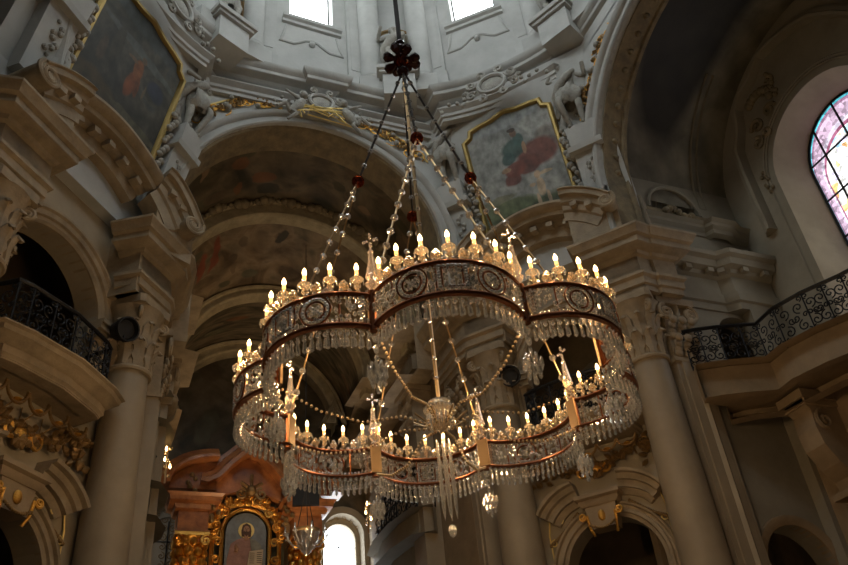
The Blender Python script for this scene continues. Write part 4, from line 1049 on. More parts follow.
# icon in its gilt frame
M['icon_ground'] = stone('icon blue grey ground', (.22, .25, .27), .6, 3.0, .5, 0)
M['skin_paint'] = stone('painted skin', (.42, .24, .14), .7, 5.0, .5, 0)
M['robe_paint'] = stone('painted robe', (.40, .22, .17), .6, 4.0, .5, 0.1)
M['cloak_paint'] = stone('painted cloak', (.27, .27, .22), .55, 4.0, .5, 0.1)
M['hair_paint'] = stone('painted hair', (.10, .05, .025), .6, 5.0, .5, 0)
M['book_paint'] = stone('painted open book', (.60, .50, .34), .8, 5.0, .5, 0)
ic = thing('icon', 'painted icon of a haloed robed figure holding an open book, in a gilt rocaille frame', 'icon', (AX, AY + .2, 6.8))
IZ = 9.3; IY = AY + .1
def flat(name, poly, dy, mat, th=.02): return part(name, MB().prism(poly, (AX, IY - dy, IZ), (1, 0, 0), (0, 0, 1), (0, -1, 0), th), mat, ic, smooth=0)
panel = [(-.68, -2.6), (.68, -2.6), (.68, .45)] + arc(0, .45, .68, 0, 180, 16)[1:-1] + [(-.68, .45)]
flat('panel', panel, 0, 'icon_ground', .05)
flat('halo', [(.27 * math.cos(2 * PI * i / 24), .52 + .27 * math.sin(2 * PI * i / 24)) for i in range(24)], .06, 'gold_paint')
flat('robe', [(-.58, -2.5), (.58, -2.5), (.6, -.5), (.5, .05), (.3, .2), (.1, .27), (-.1, .27), (-.3, .2), (-.5, .05), (-.6, -.5)], .06, 'robe_paint')
flat('cloak', [(.1, -2.5), (.6, -2.5), (.6, -.5), (.5, .05), (.3, .2), (.12, .26), (.2, -.2), (.05, -.8)], .085, 'cloak_paint')
flat('hair', [(-.15, .3), (-.17, .5), (-.13, .68), (0, .76), (.13, .68), (.17, .5), (.15, .3)], .09, 'hair_paint')
flat('neck', [(-.07, .18), (.07, .18), (.06, .4), (-.06, .4)], .1, 'skin_paint')
flat('head', [(.1 * math.cos(2 * PI * i / 20), .52 + .14 * math.sin(2 * PI * i / 20)) for i in range(20)], .115, 'skin_paint')
flat('beard', [(-.09, .48), (-.08, .38), (0, .3), (.08, .38), (.09, .48), (.045, .45), (0, .47), (-.045, .45)], .14, 'hair_paint', .01)
fe = MB()
for sg in (-1, 1): fe.box((AX + sg * .04, IY - .145, IZ + .55), (.035, .012, .014)); fe.box((AX + sg * .04, IY - .145, IZ + .58), (.045, .012, .01))
fe.box((AX, IY - .145, IZ + .51), (.016, .012, .07)); part('face_lines', fe, 'hair_paint', ic, smooth=0)
hd = MB(); hb = Vector((AX - .32, IY - .11, IZ - .22)); hd.tube([hb, hb + Vector((.02, -.01, .12))], [.06, .06], 8)
for j, (dx, L) in enumerate(((-.045, .12), (-.015, .16), (.015, .15), (.045, .1))): hd.tube([hb + Vector((dx, -.01, .1)), hb + Vector((dx * 1.2, -.01, .1 + L))], .016, 6)
hd.tube([hb + Vector((.05, 0, .05)), hb + Vector((.11, 0, .13))], .017, 6); part('raised_hand', hd, 'skin_paint', ic)
flat('open_book', [(.06, -.72), (.54, -.64), (.58, -.12), (.12, -.2)], .12, 'book_paint', .03)
bl = MB()
for j in range(6):
    for s0 in (.12, .36): bl.box((AX + s0 + .09, IY - .155, IZ - .27 - j * .065 + s0 * .1), (.16, .006, .018))
part('book_lines', bl, 'hair_paint', ic, smooth=0)
fr = MB(); fp = [Vector((AX + a, IY - .05, IZ + b)) for a, b in [(.8, -2.6), (.8, .4)] + arc(0, .45, .8, 0, 180, 20) + [(-.8, -2.6)]]
fr.tube(fp, .07, 6); part('inner_frame', fr, 'gold', ic)
fr = MB(); rnd = random.Random(5)
for i in range(44):
    a = math.radians(-18 + 216 * i / 43); r = 1.02 + .08 * math.sin(i * .9)
    c = Vector((AX + r * math.cos(a), IY - .1, IZ + .5 + r * 1.0 * math.sin(a)))
    leaf(fr, c, Vector((1, 0, 0)), Vector((0, 0, 1)), Vector((0, -1, 0)), a + rnd.uniform(-.7, .7), .3, .09)
    fr.ball(c, .07, 5)
for sg in (-1, 1):
    for j, (x, z, r, a0) in enumerate(((.95, .1, .17, 0), (1.02, .62, .18, 40), (.75, 1.1, .18, 80), (.35, 1.5, .17, 100), (.98, -.5, .16, 0), (.95, -1.1, .15, 0))):
        fr.tube([Vector((AX + sg * (x + u), IY - .14, IZ + z + w)) for u, w in spiral(0, 0, r, .03, a0, 1.4, 18)], .045, 5)
fr.tube([Vector((AX + a, IY - .08, IZ + b)) for a, b in [(-1.1, -2), (-1.12, .3), (-.95, .9), (-.6, 1.3), (-.25, 1.4), (0, 1.48), (.25, 1.4), (.6, 1.3), (.95, .9), (1.12, .3), (1.1, -2)]], .08, 6)
part('rocaille_frame', fr, 'gold', ic)
part('crest_boss', MB().ball((AX, IY - .2, IZ + 1.42), .14, 10, (1.1, .6, .9)), 'gold', ic)
ic.scale = (.87,) * 3; ic.location.z += .42; alt.location.z -= .3

# hanging lamp before the altar and small black panel
hl = thing('hanging_lamp', 'small dark chandelier hanging on three thin chains before the altar', 'lamp', (5.05, 20.0, 8.1))
c = Vector((5.05, 20.0, 8.35)); h = MB()
for k in range(3): a = 2 * PI * k / 3 + .4; h.tube([c + Vector((.28 * math.cos(a), .28 * math.sin(a), .3)), c + Vector((0, 0, 1.55))], .012, 5)
h.tube([c + Vector((0, 0, 1.55)), (5.05, 20.0, 18.1)], .012, 5); part('chain', h, 'rope', hl)
h = MB().lathe([(.02, -.3), (.12, -.2), (.3, .1), (.34, .3), (.3, .32)], c, 18); part('bowl', h, 'crystal', hl)
h = MB().lathe([(.33, .26), (.36, .28), (.36, .34), (.33, .36)], c, 18); part('rim', h, 'bronze_leaf', hl)
for k in range(8):
    a = 2 * PI * k / 8; q = c + Vector((.55 * math.cos(a), .55 * math.sin(a), .2)); part('candle_arm', MB().tube([c + Vector((0, 0, -.1)), c + Vector((.35 * math.cos(a), .35 * math.sin(a), -.05)), q], .02, 5).lathe([(.07, 0), (.03, .05), (.025, .2)], q, 8), 'crystal_bead', hl)
bp = thing('black_screen', 'small black rectangular panel hanging right of the altar pediment', 'screen', (5.45, 21.6, 10.0))
R3 = Matrix.Rotation(math.radians(-14), 3, 'Z')
part('panel', MB().box((5.45, 21.6, 10.3), (.72, .08, .62), R3), 'black', bp, smooth=0)
part('frame', MB().box((5.45, 21.63, 10.3), (.76, .05, .66), R3), 'iron', bp, smooth=0)
part('hanger', MB().tube([(5.45, 21.63, 10.6), (5.45, 21.63, 18.3)], .01, 4), 'rope', bp)

# choir balconies
t = thing('choir_balcony', 'small stone balcony with scrollwork railing low on the right choir wall', 'balcony', (8.0, 21.4, 7.7))
path = [(8.3, 23.2), (7.95, 22.9), (7.75, 21.8), (7.72, 20.4), (7.9, 19.3), (8.3, 19.0)]
b = MB(); slab(b, path, [], 9.1, .7, 1); part('slab', b, 'dim', t)
b = MB().prism([(8.3, 22.6), (8.0, 22.4), (7.9, 21.4), (8.0, 20.2), (8.3, 20.0)], (0, 0, 7.7), (1, 0, 0), (0, 1, 0), (0, 0, 1), .75); part('corbel', b, 'dim', t)
railing(t, [Vector((x, y, 9.1)) for x, y in path], 1.2)
t = thing('choir_box', 'grey curved box balcony with rounded canopy on the left choir wall beside the left column', 'balcony', (.95, 19.6, 8.4))
path = [(.6, 20.9), (.95, 20.7), (1.2, 20.1), (1.22, 19.4), (1.0, 18.8), (.6, 18.6)]
b = MB(); slab(b, path, [], 9.2, .8, -1); part('slab', b, 'dim', t)
b = MB(); slab(b, path, [], 11.6, .8, -1); part('canopy', b, 'dim', t)
b = MB()
for i, (x, y) in enumerate(path[1:-1]): b.tube([(x, y, 9.2), (x, y, 10.8)], .09, 6)
part('post', b, 'column', t)
railing(t, [Vector((x, y, 9.2)) for x, y in path], .8)
# bright sconce cluster on the left choir wall and another on the right
for (x, y, z, lab) in ((1.42, 19.9, 10.0, 'small crystal sconce glinting at left in front of the choir wall'), (7.62, 22.6, 9.9, 'lit sconce on the right beside the small choir balcony')):
    s_ = thing('sconce', lab, 'lamp', (x, y, z - .3), 'wall sconces of the choir')
    part('stem', MB().tube([(x, y, z - .3), (x, y, z + .7)], .025, 5), 'brass', s_)
    cc = MB()
    for j in range(7): cc.ico((x + .07 * math.cos(j * 2), y + .07 * math.sin(j * 2), z - .1 + j * .12), .055)
    part('crystal_drops', cc, 'crystal_warm', s_, smooth=0)
    for j in range(3): part('bulb', MB().lathe([(.012, 0), (.03, .04), (.02, .09), (.004, .13)], (x + .09 * math.cos(j * 2.1), y + .09 * math.sin(j * 2.1), z + .1 + j * .22), 8), 'flame', s_)

# ------------------------------------------------------------------ right transept
M['fresco_trans'] = painted('dim transept vault with dark fresco', [(.16, .145, .105), (.22, .20, .15), (.27, .25, .19)],
    [(.5, .36, .37, .30, (.016, .013, .009)), (.76, .6, .05, .16, (.07, .03, .018)), (.70, .42, .07, .12, (.045, .04, .028)), (.83, .42, .025, .1, (.09, .04, .025)), (.79, .34, .02, .07, (.005, .005, .004)), (.65, .55, .04, .14, (.06, .028, .015)),
     (.86, .5, .014, .07, (.10, .09, .07)), (.74, .28, .03, .06, (.055, .05, .035)), (.6, .35, .05, .1, (.035, .03, .02)), (.8, .66, .03, .05, (.05, .045, .03))], 9.0, 10, .035, .6, .4)
v = vault(MB(), 0, 1, 0, 0, 4.12, 40, 4)
v.map(lambda p: (12.0 + p.y * 4.4, 8.85 + p.x, 15.9 + p.z)); v.uv = {k: (1 - a, b) for k, (a, b) in v.uv.items()}
struct('ceiling_transept', v, 'fresco_trans', 'very dark frescoed vault of the right transept', 35, 'vault')
v = MB(); vault(v, 0, 1, 0, 0, 4.0, 30, 3); v.map(lambda p: (-3.0 - p.y * 5, 8.8 + p.x, 15.7 + p.z))
struct('ceiling_transept_left', v, 'fresco_trans', 'very dark frescoed vault of the left transept', 35, 'vault')
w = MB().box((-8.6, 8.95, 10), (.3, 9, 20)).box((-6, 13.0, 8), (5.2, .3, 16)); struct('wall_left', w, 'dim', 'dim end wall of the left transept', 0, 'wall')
# soffit band of the arch with stucco rosettes
a = MB(); pth = [Vector((11.36, 8.65 + 3.80, 14.2))] + [Vector((11.36, 8.65 + u, z)) for u, z in arc(0, ZC2, 3.80, 0, 180, 48)] + [Vector((11.36, 8.65 - 3.80, 14.2))]
a.sweep(pth, (-1, 0, 0), [(0, -.7), (0, .02), (.3, .02), (.3, -.7)], side=1)
a.sweep(pth, (-1, 0, 0), [(.02, -.75), (-.06, -.7), (-.06, -.6), (.02, -.55)], side=1)
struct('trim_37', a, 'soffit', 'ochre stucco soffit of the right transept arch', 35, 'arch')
ro = MB()
for i in range(1, 24):
    an = math.radians(180 * i / 24); c = Vector((11.72, 8.65 + 3.8 * math.cos(an), ZC2 + 3.8 * math.sin(an))); ro.ball(c, .09, 6)
single('soffit_rosettes', ro, 'soffit', 'row of stucco rosettes inside the right transept arch', 'ornament', kind='stuff')
YS, XE = 12.9, 15.95
w = MB(); Fs = lambda u, d, z: Vector((u, YS + d, z))
shell_c, shell_z, shell_r = 13.75, 15.55, .86
w.wall([(11.9, 0), (16.3, 0), (16.3, 16.6), (11.9, 16.6)], [[(shell_c - shell_r * 1.0, shell_z)] + list(reversed(arc(shell_c, shell_z, shell_r, 0, 180, 18)))[1:-1] + [(shell_c + shell_r, shell_z)],
        arch_hole(14.5, 10.2, 11.4, .75), arch_hole(13.85, .05, 5.75, .95)], Fs, 0, .5)
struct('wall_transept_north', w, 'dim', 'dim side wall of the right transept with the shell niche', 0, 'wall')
w = MB().box((14, YS + 1.6, 8), (5, .2, 16)); struct('wall_transept_passage', w, 'void', 'unlit passage wall behind the side openings of the transept', 0, 'wall')
# shell niche
sh = MB(); n = 22; m = 8
vs = []
for j in range(m + 1):
    ph = PI / 2 * j / m
    for i in range(n + 1):
        a = PI * i / n; flu = 1 + .05 * math.cos(a * 22)
        vs.append((shell_c + shell_r * math.cos(a) * math.cos(ph) * flu, YS + .03 + .62 * math.sin(ph), shell_z + shell_r * math.sin(a) * math.cos(ph) * flu))
sh.add(vs, [(j * (n + 1) + i, j * (n + 1) + i + 1, (j + 1) * (n + 1) + i + 1, (j + 1) * (n + 1) + i) for j in range(m) for i in range(n)])
t = thing('shell_niche', 'fluted shell niche high on the dim transept side wall', 'niche', (shell_c, YS, shell_z - .3))
part('shell', sh, 'dim', t, smooth=20)
part('rim', MB().tube([(shell_c + shell_r * math.cos(a), YS - .03, shell_z + shell_r * math.sin(a)) for a in [PI * i / 24 for i in range(25)]], .05, 6), 'dim', t)
b = MB(); b.box((shell_c, YS + .2, shell_z - .12), (2.1, .5, .2)); 
for j in range(7): b.ball((shell_c - .4 + j * .14, YS - .1, shell_z - .1 + .12 * math.sin(j)), .11, 6)
part('shelf_ornament', b, 'soffit', t)
# cornice at the springing of the vault and corner pilaster entablature
c1 = MB(); pth = [Vector((12.3, YS, 14.9)), Vector((14.55, YS, 14.9)), Vector((14.65, YS - .22, 14.9)), Vector((15.2, YS - .22, 14.9)), Vector((15.55, YS - .05, 14.9)), Vector((XE, YS - .05, 14.9))]
c1.sweep(pth, (0, 0, 1), [(-.1, -.15), (.05, -.1), (.08, 0), (.18, .08), (.2, .16), (.3, .24), (-.1, .3)], side=-1)
struct('trim_38', c1, 'dim', 'stepped upper string course at the foot of the transept vault', 30, 'cornice')
c2 = MB(); pth = [Vector((12.2, YS - .05, 12.75)), Vector((14.3, YS - .05, 12.75)), Vector((14.55, YS - .3, 12.75)), Vector((XE - .05, YS - .3, 12.75))]
c2.sweep(pth, (0, 0, 1), [(-.3, -.5), (0, -.5), (0, -.3), (.06, -.26), (.06, .0), (0, .02), (0, .5), (.1, .56), (.14, .66), (.3, .72), (.34, .9), (.44, .98), (.46, 1.1), (-.3, 1.16)], side=-1)
modillions(c2, pth, 12.75 + .62, .2)
struct('trim_39', c2, 'dim', 'projecting cornice block in the corner of the right transept', 30, 'cornice')
pil = MB().box((15.35, YS - .1, 6.15), (1.1, .4, 12.2)); struct('trim_40', pil, 'dim', 'corner pilasters below the transept cornice block', 0, 'pilaster')
rb_ = MB(); rb_.sweep([Vector((14.95, 8.85 + u, z)) for u, z in arc(0, 15.9, 4.03, 0, 60, 20)], (-1, 0, 0), [(0, 0), (-.1, 0), (-.1, .22), (0, .22)], side=-1); struct('trim_41', rb_, 'dim', 'narrow vault rib rising from the transept string course', 30, 'rib')
# end wall and stained glass window
w = MB(); Fe = lambda u, d, z: Vector((XE + d, u, z))
WC, WZ, WRr = 9.35, 15.7, 1.38
def whole(c, zb, zc, rx, rz, n=22): return [(c - rx, zb)] + [(c + rx * math.cos(PI - PI * i / n), zc + rz * math.sin(PI - PI * i / n)) for i in range(n + 1)] + [(c + rx, zb)]
w.wall([(4.9, 0), (12.9, 0), (12.9, 21), (4.9, 21)], [whole(WC, 9.9, WZ, 1.78, 1.75)], Fe, 0, .25)
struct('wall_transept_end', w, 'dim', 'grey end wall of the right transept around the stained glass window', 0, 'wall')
wd = thing('window_11', 'tall arched stained glass window at the right edge', 'window', (XE + .2, WC, 9.9), None, 'structure')
o1 = whole(WC, 9.9, WZ, 1.78, 1.75); o2 = whole(WC, 10.2, WZ, WRr, 1.5)
rv = MB(); k = len(o1); rv.add([Fe(u, .0, z) for u, z in o1] + [Fe(u, .95, z) for u, z in o2] + [Fe(u * 1.0 + (u - WC) * .05, 1.05, z) for u, z in o1], [(i, (i + 1) % k, k + (i + 1) % k, k + i) for i in range(k)] + [(k + i, k + (i + 1) % k, 2 * k + (i + 1) % k, 2 * k + i) for i in range(k)])
part('splayed_reveal', rv, 'plaster', wd, smooth=60)
# stained glass: bright glass in coloured pieces
m = bpy.data.materials.new('stained glass lit by day'); m.use_nodes = True; nt = m.node_tree; nt.nodes.clear(); Lk = nt.links.new
uvn = nt.nodes.new('ShaderNodeUVMap'); uvn.uv_map = 'UVMap'
sep = nt.nodes.new('ShaderNodeSeparateXYZ'); Lk(uvn.outputs[0], sep.inputs[0])
vor = nt.nodes.new('ShaderNodeTexVoronoi'); vor.inputs['Scale'].default_value = 14; Lk(uvn.outputs[0], vor.inputs['Vector'])
rmp = nt.nodes.new('ShaderNodeValToRGB'); rmp.color_ramp.interpolation = 'CONSTANT'
cols = [(0, (1, 1, .95)), (.32, (.95, .75, .3)), (.45, (1, 1, 1)), (.62, (.45, .75, .95)), (.74, (.85, .8, 1)), (.84, (.6, .35, .15)), (.9, (.95, .9, .7))]
rmp.color_ramp.elements[0].position = 0; rmp.color_ramp.elements[0].color = (*cols[0][1], 1); rmp.color_ramp.elements[1].position = cols[1][0]; rmp.color_ramp.elements[1].color = (*cols[1][1], 1)
for p_, c_ in cols[2:]: e = rmp.color_ramp.elements.new(p_); e.color = (*c_, 1)
sc_ = nt.nodes.new('ShaderNodeSeparateColor'); Lk(vor.outputs['Color'], sc_.inputs[0]); Lk(sc_.outputs[0], rmp.inputs['Fac'])
# border colours by distance stored in the second uv coordinate
br = nt.nodes.new('ShaderNodeValToRGB'); br.color_ramp.interpolation = 'CONSTANT'
be = br.color_ramp.elements; be[0].position = 0; be[0].color = (0.10, .5, .6, 1); be[1].position = .02; be[1].color = (.30, .15, .24, 1)
for p_, c_ in ((.045, (.55, .40, .52)), (.15, (.62, .55, .66)), (.19, (.35, .12, .2)), (.22, (1, 1, 1))): e = be.new(p_); e.color = (*c_, 1)
uv2 = nt.nodes.new('ShaderNodeUVMap'); uv2.uv_map = 'EDGE'; sp2 = nt.nodes.new('ShaderNodeSeparateXYZ'); Lk(uv2.outputs[0], sp2.inputs[0]); Lk(sp2.outputs[0], br.inputs['Fac'])
st_ = nt.nodes.new('ShaderNodeMath'); st_.operation = 'GREATER_THAN'; st_.inputs[1].default_value = .22; Lk(sp2.outputs[0], st_.inputs[0])
mx = nt.nodes.new('ShaderNodeMix'); mx.data_type = 'RGBA'; Lk(st_.outputs[0], mx.inputs[0]); Lk(br.outputs[0], mx.inputs[6]); Lk(rmp.outputs[0], mx.inputs[7])
em = nt.nodes.new('ShaderNodeEmission'); em.inputs[1].default_value = 1.5; v3_ = nt.nodes.new('ShaderNodeTexVoronoi'); v3_.inputs['Scale'].default_value = 34; Lk(uvn.outputs[0], v3_.inputs['Vector'])
s3_ = nt.nodes.new('ShaderNodeSeparateColor'); Lk(v3_.outputs['Color'], s3_.inputs[0])
m3_ = nt.nodes.new('ShaderNodeMapRange'); m3_.inputs['To Min'].default_value = .45; m3_.inputs['To Max'].default_value = 1.3; Lk(s3_.outputs[0], m3_.inputs['Value'])
x3_ = nt.nodes.new('ShaderNodeVectorMath'); x3_.operation = 'SCALE'; Lk(mx.outputs[2], x3_.inputs[0]); Lk(m3_.outputs[0], x3_.inputs['Scale'])
Lk(x3_.outputs[0], em.inputs[0]); ou = nt.nodes.new('ShaderNodeOutputMaterial'); Lk(em.outputs[0], ou.inputs[0])
M['stained'] = m
RG = MB(); rings = [1.0, .93, .86, .8, .74, .6, .4, .15]
pts2 = whole(WC, 10.2, WZ, WRr, 1.5, 40); kk = len(pts2); cz = 13.2
uvE = {}
for j, q in enumerate(rings):
    for (u, z) in pts2:
        uu, zz = WC + (u - WC) * q, (cz + (z - cz) * (q if q > .7 else q)); RG.uv[len(RG.v)] = ((uu - WC) / 3.3 + .5, (zz - 10) / 3.3); uvE[len(RG.v)] = 1 - q; RG.v.append(Fe(uu, .95, zz))
for j in range(len(rings) - 1):
    for i in range(kk): RG.f.append((j * kk + i, j * kk + (i + 1) % kk, (j + 1) * kk + (i + 1) % kk, (j + 1) * kk + i))
RG.f.append(tuple((len(rings) - 1) * kk + i for i in range(kk)))
pane = part('pane', RG, 'stained', wd, smooth=0)
lay = pane.data.uv_layers.new(name='EDGE')
for p_ in pane.data.polygons:
    for li, vi in zip(p_.loop_indices, p_.vertices): lay.data[li].uv = (uvE[vi], 0)
ld = MB()
ld.tube([Fe(u, .92, z) for u, z in pts2], .045, 5, closed=True)
for z in (11.2, 12.4, 13.6, 14.8, 16.0): ld.tube([Fe(WC - WRr * (1 if z < WZ else math.sqrt(max(.01, 1 - ((z - WZ) / 1.5) ** 2))), .92, z), Fe(WC + WRr * (1 if z < WZ else math.sqrt(max(.01, 1 - ((z - WZ) / 1.5) ** 2))), .92, z)], .035, 4)
for u in (-.8, 0, .8): ld.tube([Fe(WC + u, .92, 10.2), Fe(WC + u, .92, WZ + 1.5 * math.sqrt(1 - (u / WRr) ** 2))], .035, 4)
part('lead_bars', ld, 'iron', wd)
# moulded lunette over the window
om = MB(); pts = [(11.85, 14.5), (11.85, 16.6), (11.8, 17.4), (11.45, 18.0), (11.3, 18.6), (10.9, 18.95), (10.5, 19.05), (9.95, 19.45), (9.35, 19.4), (8.6, 19.2), (8.05, 18.9), (7.5, 18.3), (6.9, 17.4)]
om.sweep([Fe(u, 0, z) for u, z in pts], (-1, 0, 0), [(-.26, 0), (-.26, .08), (-.18, .12), (-.16, .2), (-.04, .24), (0, .3), (.08, .28), (.1, 0)], side=-1)
struct('trim_42', om, 'dim', 'wavy moulded gable line above the stained glass window', 30, 'moulding')
om = MB()
for r in (2.0, 2.1): om.tube([Fe(WC + r * math.cos(a), -.02, WZ + r * math.sin(a)) for a in [PI * i / 36 for i in range(37)]], .035, 5)
om.tube([Fe(WC + 2.05, -.02, WZ), Fe(WC + 2.05, -.02, 10)], .035, 5)
struct('trim_43', om, 'dim', 'thin double moulding following the stained glass window', 30, 'moulding')
t = thing('relief_cartouche', 'carved rocaille shell relief above left of the stained glass window', 'ornament', Fe(10.75, 0, 17.2))
b = MB(); Rr3 = Matrix(((0, 1, 0), (-1, 0, 0), (0, 0, 1)))
for j in range(9): a = math.radians(40 + j * 20); b.ball(Fe(10.6 + .42 * math.cos(a), -.06, 18.25 + .3 * math.sin(a)), .13, 6)
part('shell', b, 'soffit', t)
b = MB()
for (u, z, r, a, tn) in ((10.95, 17.65, .25, 0, 1.4), (10.4, 17.75, .22, 180, -1.4), (11.15, 17.15, .2, 90, 1.3), (10.2, 18.3, .2, 0, 1.3), (10.0, 18.6, .15, 0, -1.3), (10.75, 17.2, .15, 0, 1.2)):
    b.tube([Fe(u + p, -.06, z + q) for p, q in spiral(0, 0, r, .04, a, tn, 20)], .06, 5)
for j in range(9): b.ball(Fe(10.02 - .05 * math.sin(j * 2), -.06, 18.8 - j * .1), .075, 5)
part('scrollwork', b, 'soffit', t)
t = thing('relief_drop', 'little carved flower drop on the grey wall left of the stained glass window', 'ornament', Fe(11.4, 0, 15.5))
b = MB()
for j in range(8): b.ball(Fe(11.42 + .1 * math.sin(j * 1.8), -.05, 16.25 - j * .1), .06, 5)
part('flowers', b, 'soffit', t)
# transept balcony
t = thing('transept_balcony', 'long curved stone balcony with wrought iron railing at the right', 'balcony', (14.3, 11, 9.3))
path = [(12.3, 12.6), (12.6, 12.4), (13.0, 12.2), (13.5, 12.0), (13.9, 11.85), (13.85, 11.2), (14.05, 10.5), (14.45, 9.7), (14.75, 8.8), (14.85, 7.9), (14.85, 6.0), (14.85, 5.2)]
zt = 10.15
b = MB(); slab(b, path, [(15.9, 5.2), (15.9, 12.86)], zt, .85, 1); part('slab', b, 'stone', t)
b = MB(); b.sweep([Vector((x, y, 9.3)) for x, y in ((13.1, 12.8), (13.5, 12.45), (14.15, 12.15), (14.3, 11.3), (14.5, 10.4), (14.8, 9.4), (14.9, 5.2))], (0, 0, 1), [(-.3, -.35), (0, -.35), (.1, -.2), (.22, -.1), (.24, .02), (-.3, .02)], side=1); part('lower_moulding', b, 'stone', t)
railing(t, [Vector((x, y, zt)) for x, y in path], 1.05)
w = MB(); w.wall([(4.9, 0), (12.9, 0), (12.9, 9.3), (4.9, 9.3)], [arch_hole(9.0, .02, 5.5, 1.2)], lambda u, d, z: Vector((14.95 + d, u, z)), 0, .5)
struct('wall_transept_lower', w, 'stone', 'brown lit wall under the transept balcony', 0, 'wall')
t = thing('console', 'large scrolled stone console bracket under the transept balcony', 'bracket', (14.6, 11.75, 6.9))
poly = [(0, 9.25), (-.95, 9.25), (-.95, 8.95), (-.8, 8.8), (-.85, 8.4), (-.8, 8.0), (-.55, 7.6), (-.3, 7.35), (-.2, 7.0), (0, 6.9)]
b = MB().prism(poly, (14.95, 11.5, 0), (1, 0, 0), (0, 0, 1), (0, 1, 0), .55); part('body', b, 'stone', t, smooth=0)
b = MB().box((14.5, 11.775, 9.15), (1.15, .75, .2)).box((14.5, 11.775, 8.98), (1.0, .66, .14)); part('cap', b, 'stone', t, smooth=0)
b = MB().tube([(14.95 - .55 + u, 11.48, 8.55 + z) for u, z in spiral(0, 0, .26, .04, 90, 1.5, 22)], .05, 6).box((14.75, 11.775, 7.02), (.5, .7, .14)); 
for j in range(4): b.ball((14.7, 11.6 + .12 * j, 6.85 - .05 * (j % 2)), .09, 6)
part('scroll', b, 'stone', t)
a = MB(); pth = [Vector((13.85 + .95, YS, 3))] + [Vector((u, YS, z)) for u, z in arc(13.85, 5.75, .95, 0, 180, 24)] + [Vector((13.85 - .95, YS, 3))]
a.sweep(pth, (0, -1, 0), [(0, -.2), (0, .04), (.1, .08), (.2, .08), (.22, 0)], side=-1); struct('trim_44', a, 'stone', 'dim arch moulding at the bottom right corner', 30, 'arch')

# ------------------------------------------------------------------ the crown chandelier
HX, HY, HZ = 4.08, 8.89, 6.5
R0 = 2.25; BH = .42
ch = thing('crown_chandelier', 'huge lobed crystal crown chandelier with lit candle bulbs hanging on chains', 'chandelier', (HX, HY, HZ))
A0 = math.radians(229.2)
def node(k): a = A0 + k * PI / 4; return Vector((R0 * math.cos(a), R0 * math.sin(a), 0))
def lobe_pt(k, t):
    # t 0..1 along the outward bulging arc between nodes k and k+1
    A, B = node(k), node(k + 1); mid = (A + B) / 2; half = (B - A).length / 2; out = mid.normalized(); d = (B - A).normalized()
    bul = .62; Rr = (half * half + bul * bul) / (2 * bul); c = mid + out * (bul - Rr); a1 = math.asin(half / Rr) if bul < half else PI - math.asin(half / Rr)
    an = -a1 + 2 * a1 * t; p = c + d * Rr * math.sin(an) + out * Rr * math.cos(an); nrm = (p - c).normalized(); tg = Vector((-nrm.y, nrm.x, 0)) 
    if tg.dot(d) < 0: tg = -tg
    return p, nrm, tg
Zv = Vector((0, 0, 1))
L_ = lambda nm, mb, mat, par, sm=35, lb=None: part(nm, mb, mat, par, True, sm, lb)
bead_prof = [(.002, -1), (.7, -.7), (1, 0), (.7, .7), (.002, 1)]
def bead(mb, c, r, st=1.0, n=6): mb.lathe([(max(.002, a * r), b * r * st) for a, b in bead_prof], c, n, caps=False)
# candle prototype, local at its foot
cs = MB().lathe([(.012, -.02), (.03, 0), (.014, .03), (.03, .07), (.05, .09), (.03, .12), (.018, .15), (.04, .17), (.075, .195), (.1, .225), (.085, .23), (.03, .205), (.026, .23), (.045, .26), (.028, .29), (.028, .31)], (0, 0, 0), 12)
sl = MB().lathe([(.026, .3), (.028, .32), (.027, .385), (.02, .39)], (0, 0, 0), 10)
bu = MB().lathe([(.016, .385), (.028, .405), (.034, .435), (.026, .475), (.012, .505), (.002, .525)], (0, 0, 0), 10)
dp = MB()
for k in range(8):
    a = 2 * PI * k / 8; dp.lathe([(.002, -.07), (.013, -.04), (.008, 0), (.002, .01)], (.10 * math.cos(a), .10 * math.sin(a), .2), 5, caps=False)
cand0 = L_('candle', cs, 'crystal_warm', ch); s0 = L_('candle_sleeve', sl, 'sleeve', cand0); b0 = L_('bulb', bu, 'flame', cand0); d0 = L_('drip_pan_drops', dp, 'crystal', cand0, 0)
pr = MB().lathe([(.002, -.27), (.026, -.245), (.022, -.15), (.012, -.085), (.01, -.06)], (0, 0, 0), 6, caps=False); bead(pr, (0, 0, -.035), .02); 
prism0 = None
first = True; count = 0; far = MB()
order = [0, 7, 1, 6, 2, 5, 3, 4]
lamps = []
